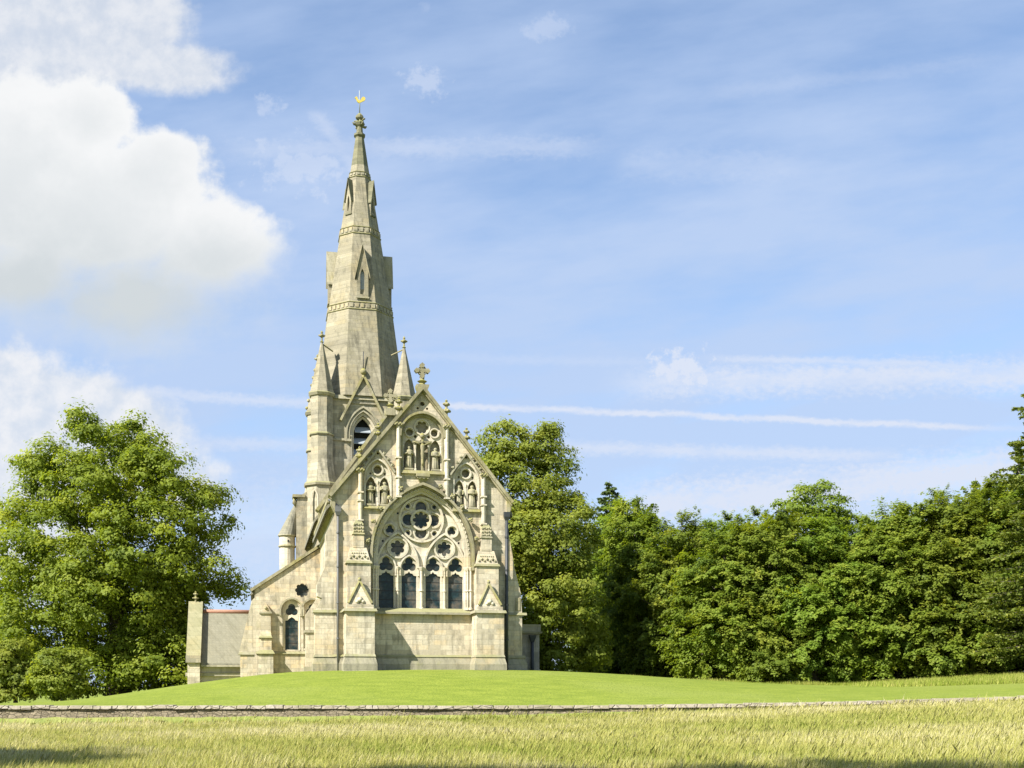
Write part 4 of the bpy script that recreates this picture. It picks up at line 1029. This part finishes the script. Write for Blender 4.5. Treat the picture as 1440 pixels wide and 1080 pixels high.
def plant_trees():
    # the great lime, left of the church.  At Y=86 one metre is 18.3 photo pixels
    k = 1 / 18.3; Y = 86
    def lb(cx, cy, rx, ry, dy=0, rd=None): # photo pixels -> metres relative to base (165, 978)
        return ((cx - 165) * k, dy, (982 - cy) * k, rx * k, (rd or (rx + ry) / 2) * k, ry * k)
    lobes = [lb(135, 622, 38, 42, 1, 55), lb(190, 635, 42, 45, 1, 55), lb(225, 680, 55, 50, -1), lb(150, 700, 65, 60, -2), lb(60, 650, 38, 24, 0, 45), lb(85, 690, 48, 40, 0), lb(45, 715, 50, 26, -1), lb(25, 738, 30, 15, -1, 40),
             lb(280, 735, 46, 50, 0), lb(225, 770, 70, 60, -3), lb(100, 790, 75, 65, -3), lb(170, 830, 90, 75, -3), lb(275, 815, 62, 42, -1), lb(312, 830, 25, 22, 1), lb(300, 700, 16, 16, 0),
             lb(95, 880, 62, 55, -3), lb(30, 800, 48, 48, -1), lb(200, 905, 100, 70, 1, 90), lb(250, 880, 70, 60, 0), lb(165, 860, 105, 90, 4, 90), lb(60, 930, 60, 50, -1), lb(130, 940, 80, 45, -2), lb(280, 930, 60, 50, -1), lb(240, 945, 90, 40, -2), lb(30, 870, 50, 50, 0), lb(110, 590, 14, 14, 0, 20), lb(190, 596, 16, 10, 0, 20)]
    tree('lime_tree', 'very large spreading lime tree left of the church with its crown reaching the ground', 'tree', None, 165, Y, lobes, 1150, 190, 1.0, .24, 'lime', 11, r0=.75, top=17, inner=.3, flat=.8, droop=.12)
    # tree that rises behind the chancel on the right
    k = 1 / 18.9; Y = 83
    def lc(cx, cy, rx, ry, dy=0): return ((cx - 765) * k, dy, (948 - cy) * k, rx * k, (rx + ry) / 2 * k, ry * k)
    lobes = [lc(712, 622, 34, 28), lc(760, 632, 36, 30), lc(735, 680, 58, 50, -1), lc(780, 680, 34, 46), lc(790, 750, 52, 52, -2), lc(735, 760, 55, 60, -2), lc(808, 815, 38, 48, -2), lc(770, 850, 58, 60, -3), lc(815, 895, 38, 52, -1),
             lc(770, 910, 60, 45, -2), lc(700, 660, 34, 40, 0), lc(718, 598, 15, 10), lc(770, 602, 15, 10), lc(690, 760, 45, 80, 2), lc(760, 800, 60, 90, 3)]
    tree('tall_tree', 'tall pale green broadleaf tree rising close behind the right side of the chancel', 'tree', None, 765, Y, lobes, 680, 180, .85, .22, 'oak', 21, r0=.5, top=15, inner=.25, flat=.8, droop=.12)
    # beeches at the edge of the wood: three kinds, then copies
    beech = []
    for v in range(3):
        rnd = random.Random(70 + v); lobes = [(0, 0, 8.2, 3.0, 3.0, 3.8), (0, 0, 4.2, 3.8, 3.8, 3.9)]
        for i in range(9):
            a = rnd.uniform(0, 6.28); z = rnd.uniform(1.3, 10.3); rr = 3.1 * (1 - (z / 13.5) ** 2) + .3
            lobes.append((rr * math.cos(a), rr * math.sin(a), z, rnd.uniform(1.2, 1.9), rnd.uniform(1.2, 1.9), rnd.uniform(.9, 1.7)))
        for i in range(3): lobes.append((rnd.uniform(-1.2, 1.2), rnd.uniform(-1, 1), rnd.uniform(11, 12.0), .7, .7, 1.1))
        beech.append(lobes)
    spec = [  # px, Y, width scale, height scale, variant, label
        (898, 92, 1.0, 1.2, 0, 'beech at the left end of the wood, with the dark hollow at its foot'),
        (962, 87, 1.05, 1.03, 1, 'second beech from the left along the wood edge, over the dark hollow'),
        (1022, 81, 1.05, .95, 2, 'third beech from the left along the wood edge, with drooping boughs to the lawn'),
        (1082, 80, 1.05, 1.0, 0, 'fourth beech from the left along the wood edge, left of the high dome'),
        (1146, 79, 1.05, .93, 1, 'fifth beech from the left along the wood edge, in front of the dark dome'),
        (1206, 79, 1.05, .92, 2, 'sixth beech from the left, where the wood edge top dips lowest'),
        (1266, 78, 1.1, .98, 0, 'seventh beech from the left along the wood edge, above where the rough bank begins'),
        (1330, 77, 1.05, 1.0, 1, 'eighth beech from the left along the wood edge, above the rough grass bank'),
        (1392, 76, 1.05, 1.03, 2, 'ninth beech from the left along the wood edge, beside the tall conifer'),
        (1462, 75, 1.1, 1.05, 0, 'last beech on the right, half outside the photo'),
    ]
    src = {}
    rnd = random.Random(5)
    for (px, Y, w, h, v, lab) in spec:
        X = (px - 720) / F * Y
        if v not in src:
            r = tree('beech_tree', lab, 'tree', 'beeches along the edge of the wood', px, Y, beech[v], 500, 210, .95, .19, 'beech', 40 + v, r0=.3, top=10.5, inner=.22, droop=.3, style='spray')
            r.scale = (w, w, h); src[v] = r
        else: copy_tree(src[v], X, Y, (w, w * rnd.uniform(.95, 1.05), h), rnd.uniform(0, 6.28), lab, 'beeches along the edge of the wood')
    # taller trees of the wood behind, their heads showing over the edge
    back = [(874, 97, 1.2, 1.2, 1, 'tree deeper in the wood showing between the tall pale tree and the beeches'),
            (985, 94, 1.2, 1.06, 0, 'tree of the second row showing over the third beech'),
            (1062, 92, 1.1, 1.1, 2, 'thin topped tree of the second row left of the dark dome'),
            (1190, 91, 1.15, 1.08, 0, 'tree of the second row just right of the dark dome'),
            (1256, 90, 1.1, 1.12, 1, 'tree of the second row with a feathery head above the seventh beech'),
            (1315, 90, 1.1, 1.16, 2, 'tree of the second row showing over the eighth beech'),
            (1385, 88, 1.15, 1.22, 0, 'tree of the second row rising towards the right edge of the photo')]
    for (px, Y, w, h, v, lab) in back:
        copy_tree(src[v], (px - 720) / F * Y, Y, (w, w, h), rnd.uniform(0, 6.28), lab, 'second row of the wood')
    k = 1 / 17.8
    tree('broadleaf_tree', 'dark round headed tree whose dome stands highest in the middle of the wood', 'tree', None, 1138, 88, [((dx) * k, 0, (960 - cy) * k, rx * k, rx * k, ry * k) for dx, cy, rx, ry in ((-12, 718, 34, 34), (22, 712, 28, 34), (0, 770, 50, 50), (38, 740, 22, 24), (0, 830, 60, 80))],
         260, 130, .8, .22, 'beech', 61, r0=.35, top=13, flat=.55, droop=.15)
    # conifers
    def conifer(name, label, px, Y, h, r, m, seed, x=None, n=240, gaps=.0, leaf=.24):
        X = (px - 720) / F * Y if x is None else x; root = empty(name, (X, Y, ground(X, Y) - .05)); tag(root, label, 'conifer')
        rng = np.random.default_rng(seed); rnd = random.Random(seed); P = []; N = []; tn = []
        tk = MB(); tk.tube([(0, 0, -.3), (.05, 0, h * .5), (0, 0, h)], [h * .018, h * .011, .02], 8)
        z = h * .08
        while z < h * .985:
            nb = 7; rr = r * (1 - z / h) ** .8 * rnd.uniform(.75, 1.15) + .12
            for j in range(nb):
                if rnd.random() < gaps: continue
                a = rnd.uniform(0, 6.28); ln = rr * rnd.uniform(.7, 1.15)
                zj = rnd.uniform(-.5, .5) * h * .03; dr = rnd.uniform(.0, .3); e = Vector((math.cos(a) * ln, math.sin(a) * ln, z + zj - ln * dr + .1))
                tk.tube([(0, 0, z + zj), tuple(Vector((0, 0, z + zj)).lerp(e, .6) + Vector((0, 0, -.03))), tuple(e)], [.04, .03, .01], 4)
                q = int(42 * ln / .5 ** .5) + 16; t = rng.uniform(.15, 1.05, q) ** .8; wdt = .3 * ln * (1.15 - t) + .1
                lat = rng.normal(size=q) * wdt * .6
                p = np.stack([math.cos(a) * ln * t - math.sin(a) * lat, math.sin(a) * ln * t + math.cos(a) * lat, z + zj - ln * dr * t + .1 * t - np.abs(lat) * .3 + rng.normal(size=q) * .05], 1)
                P.append(p); N.append(rng.normal(size=(q, 3)) * .5 + np.array([0, 0, .9])); tn.append(.35 + .3 * t + rng.normal(size=q) * .14)
            z += h * .022 * rnd.uniform(.8, 1.25)
        P = np.concatenate(P); N = np.concatenate(N); tn = np.concatenate(tn)
        me = leaf_mesh('crown', P, N, leaf * rng.uniform(.6, 1.4, len(P)), tn, M[m], rng, .5)
        o = bpy.data.objects.new('crown', me); col.objects.link(o); o.parent = root
        tk.build('trunk', 'bark', root)
    conifer('fir_tree', 'bluish fir whose pointed top shows between the tall pale tree and the wood', 857, 100, 17.9, 6.2, 'bluefir', 5, leaf=.3)
    conifer('fir_tree', 'fir top standing just above the eighth beech of the wood', 1372, 92, 16.3, 2.6, 'conifer', 6)
    conifer('larch_tree', 'thin pale larch close to the tall conifer at the right edge', 1432, 86, 18.2, 2.2, 'bluefir', 7, gaps=.3)
    conifer('tall_conifer', 'tall dark conifer at the right edge of the photo, only its left branches showing', 1472, 68, 21.6, 5.2, 'conifer', 8, gaps=.15)
    # small trees and bushes at the left edge
    def bush(name, label, cat, px, Y, w, h, seed, m='oak', n=150, leaf=.2, grp=None):
        rnd = random.Random(seed); lobes = [(rnd.uniform(-.5, .5) * w, rnd.uniform(-.3, .3) * w, h * rnd.uniform(.25, .85), w * rnd.uniform(.3, .5), w * rnd.uniform(.3, .5), h * rnd.uniform(.15, .28)) for _ in range(7)] + [(0, 0, h * .35, w * .6, w * .5, h * .35)]
        return tree(name, label, cat, grp, px, Y, lobes, n, 110, .55, leaf, m, seed, r0=.14, top=h * .8, flat=.55, droop=.2)
    bush('shrub', 'pale yellowish green shrub at the far left edge of the lawn, cut by the frame', 'shrub', 22, 76, 2.3, 4.6, 31, n=150)
    bush('shrub', 'low pale green shrub left of the dark foot of the lime tree', 'shrub', 88, 74, 2.0, 3.6, 32, n=120)
    bush('small_tree', 'small tree behind the left edge shrubs, below the lime tree boughs', 'tree', -25, 90, 4.2, 9.5, 33, 'lime', 260, .24)
    # trees beside the photographer, outside the picture, whose crowns shade the pasture
    sh = [(-26.8, 9.6, 20.2, 3.6, 'tree left of the photographer that throws the narrow shadow on the pasture'), (-25.5, -5.7, 32.5, 4.6, 'tree behind the photographer that shades the bottom right of the pasture'), (-19.5, -6.8, 34, 4.2, 'further tree behind the photographer, right of its neighbour')]
    for i, (X, Y, h, r, lab) in enumerate(sh):
        lobes = [(0, 0, h - r * .5, r, r, r * .6), (1, .5, h - r * 1.2, r, r, r * .8), (-1, -.5, h - r * 1.9, r * .8, r * .8, r)]
        tree('oak_tree', lab, 'tree', None, 0, Y, lobes, 260, 70, 1.0, .4, 'oak', 90 + i, x=X, r0=.4, top=h - r)
plant_trees()

# ------------------------------------------------------------------ seeding grass of the pasture
def bank_grass():
    rng = np.random.default_rng(13); n = 90000
    Y = 54 + 25 * rng.random(n); u = 1000 + 700 * rng.random(n) ** .7; X = (u - 720) / F * Y
    keep = (X - .34 * Y + rng.normal(size=n) * .9 + 1.2 * np.sin(Y * .8)) > .3
    # a fringe of longer stalks where the lawn runs under the trees
    m = 26000; Y2 = rng.uniform(73, 77, m); u2 = 860 + 620 * rng.random(m); X = np.concatenate([X[keep], (u2 - 720) / F * Y2]); Y = np.concatenate([Y[keep], Y2]); n = len(X)
    z = np.array([ground(a, b) for a, b in zip(X, Y)])
    patch = np.sin(X * 1.1 + np.sin(Y)) * np.sin(Y * .7)
    h = rng.uniform(.1, .34, n) * (1 + .3 * patch); tone = .1 + .15 * patch + rng.normal(size=n) * .15
    a = rng.uniform(0, 6.28, n); w = rng.uniform(.012, .03, n); B = np.stack([X, Y, z - .03], 1); dx = np.stack([np.cos(a) * w, np.sin(a) * w, np.zeros(n)], 1)
    V = np.empty((n, 3, 3)); V[:, 0] = B - dx; V[:, 1] = B + dx; V[:, 2] = B + np.stack([rng.normal(size=n) * .08, rng.normal(size=n) * .08, h], 1)
    me = bpy.data.meshes.new('bank_grass'); me.vertices.add(n * 3); me.vertices.foreach_set('co', V.reshape(-1).astype(np.float32))
    me.loops.add(n * 3); me.loops.foreach_set('vertex_index', np.arange(n * 3, dtype=np.int32)); me.polygons.add(n)
    me.polygons.foreach_set('loop_start', np.arange(0, n * 3, 3, dtype=np.int32)); me.polygons.foreach_set('loop_total', np.full(n, 3, dtype=np.int32)); me.update(calc_edges=True)
    at = me.attributes.new('tone', 'FLOAT', 'FACE'); at.data.foreach_set('value', np.clip(tone, 0, 1).astype(np.float32)); me.materials.append(M['blade'])
    o = bpy.data.objects.new('bank_grass', me); col.objects.link(o)
    tag(o, 'unmown grass on the bank below the wood at the right', 'grass', kind='stuff')
bank_grass()
def grass():
    rng = np.random.default_rng(3); n = 520000
    Y = 19 + (42.06 - 19) * rng.random(n) ** .8; X = (rng.random(n) * 2 - 1) * Y * .52
    gx = np.linspace(-24, 24, 97); gy = np.linspace(18, 42.45, 50)
    Z = np.array([[ground(a, b) for a in gx] for b in gy])
    fi = (X + 24) / .5; fj = (Y - 18) / (24.45 / 49); i0 = np.clip(fi.astype(int), 0, 95); j0 = np.clip(fj.astype(int), 0, 48); fx = fi - i0; fy = fj - j0
    z = Z[j0, i0] * (1 - fx) * (1 - fy) + Z[j0, i0 + 1] * fx * (1 - fy) + Z[j0 + 1, i0] * (1 - fx) * fy + Z[j0 + 1, i0 + 1] * fx * fy
    patch = np.sin(X * .9 + 1.3 * np.sin(Y * .7)) * np.sin(Y * 1.3 + X * .35) * .5 + .5 * np.sin(X * .33 - Y * .5 + 2) * np.sin(X * 2.3 + Y * 1.7)
    h = (.13 + .12 * rng.random(n)) * (1 + .3 * patch); big = np.sin(X * .21 + 2 + .8 * np.sin(Y * .23)) * np.sin(Y * .42 + .6 * np.sin(X * .3)); tone = .40 + .17 * patch + .22 * big + rng.normal(size=n) * .12
    stalk = rng.random(n) < .25; h = np.where(stalk, h * 1.35, h); tone = np.where(stalk, tone + .22, tone - .06)
    h = np.where((Y > 41.6) & (rng.random(n) < .5), h * rng.uniform(1., 1.9, n), h)
    a = rng.uniform(0, 6.28, n); w = np.where(stalk, .006, .010) * rng.uniform(.6, 1.4, n) * (Y / 25)
    lean = h * rng.uniform(.1, .6, n); la = rng.normal(.3, 1.0, n)
    B = np.stack([X, Y, z - .02], 1); dx = np.stack([np.cos(a) * w, np.sin(a) * w, np.zeros(n)], 1)
    mid = B + np.stack([np.cos(la) * lean * .35, np.sin(la) * lean * .35, h * .6], 1); tip = B + np.stack([np.cos(la) * lean, np.sin(la) * lean, h], 1)
    V = np.empty((n, 5, 3)); V[:, 0] = B - dx; V[:, 1] = B + dx; V[:, 2] = mid + dx * .8; V[:, 3] = tip; V[:, 4] = mid - dx * .8
    me = bpy.data.meshes.new('pasture_grass'); me.vertices.add(n * 5); me.vertices.foreach_set('co', V.reshape(-1).astype(np.float32))
    me.loops.add(n * 5); me.loops.foreach_set('vertex_index', np.arange(n * 5, dtype=np.int32)); me.polygons.add(n)
    me.polygons.foreach_set('loop_start', np.arange(0, n * 5, 5, dtype=np.int32)); me.polygons.foreach_set('loop_total', np.full(n, 5, dtype=np.int32)); me.update(calc_edges=True)
    at = me.attributes.new('tone', 'FLOAT', 'FACE'); at.data.foreach_set('value', np.clip(tone, 0, 1).astype(np.float32)); me.materials.append(M['blade'])
    o = bpy.data.objects.new('pasture_grass', me); col.objects.link(o)
    tag(o, 'tall straw coloured seeding grass filling the pasture in front of the wall', 'grass', kind='stuff')
grass()
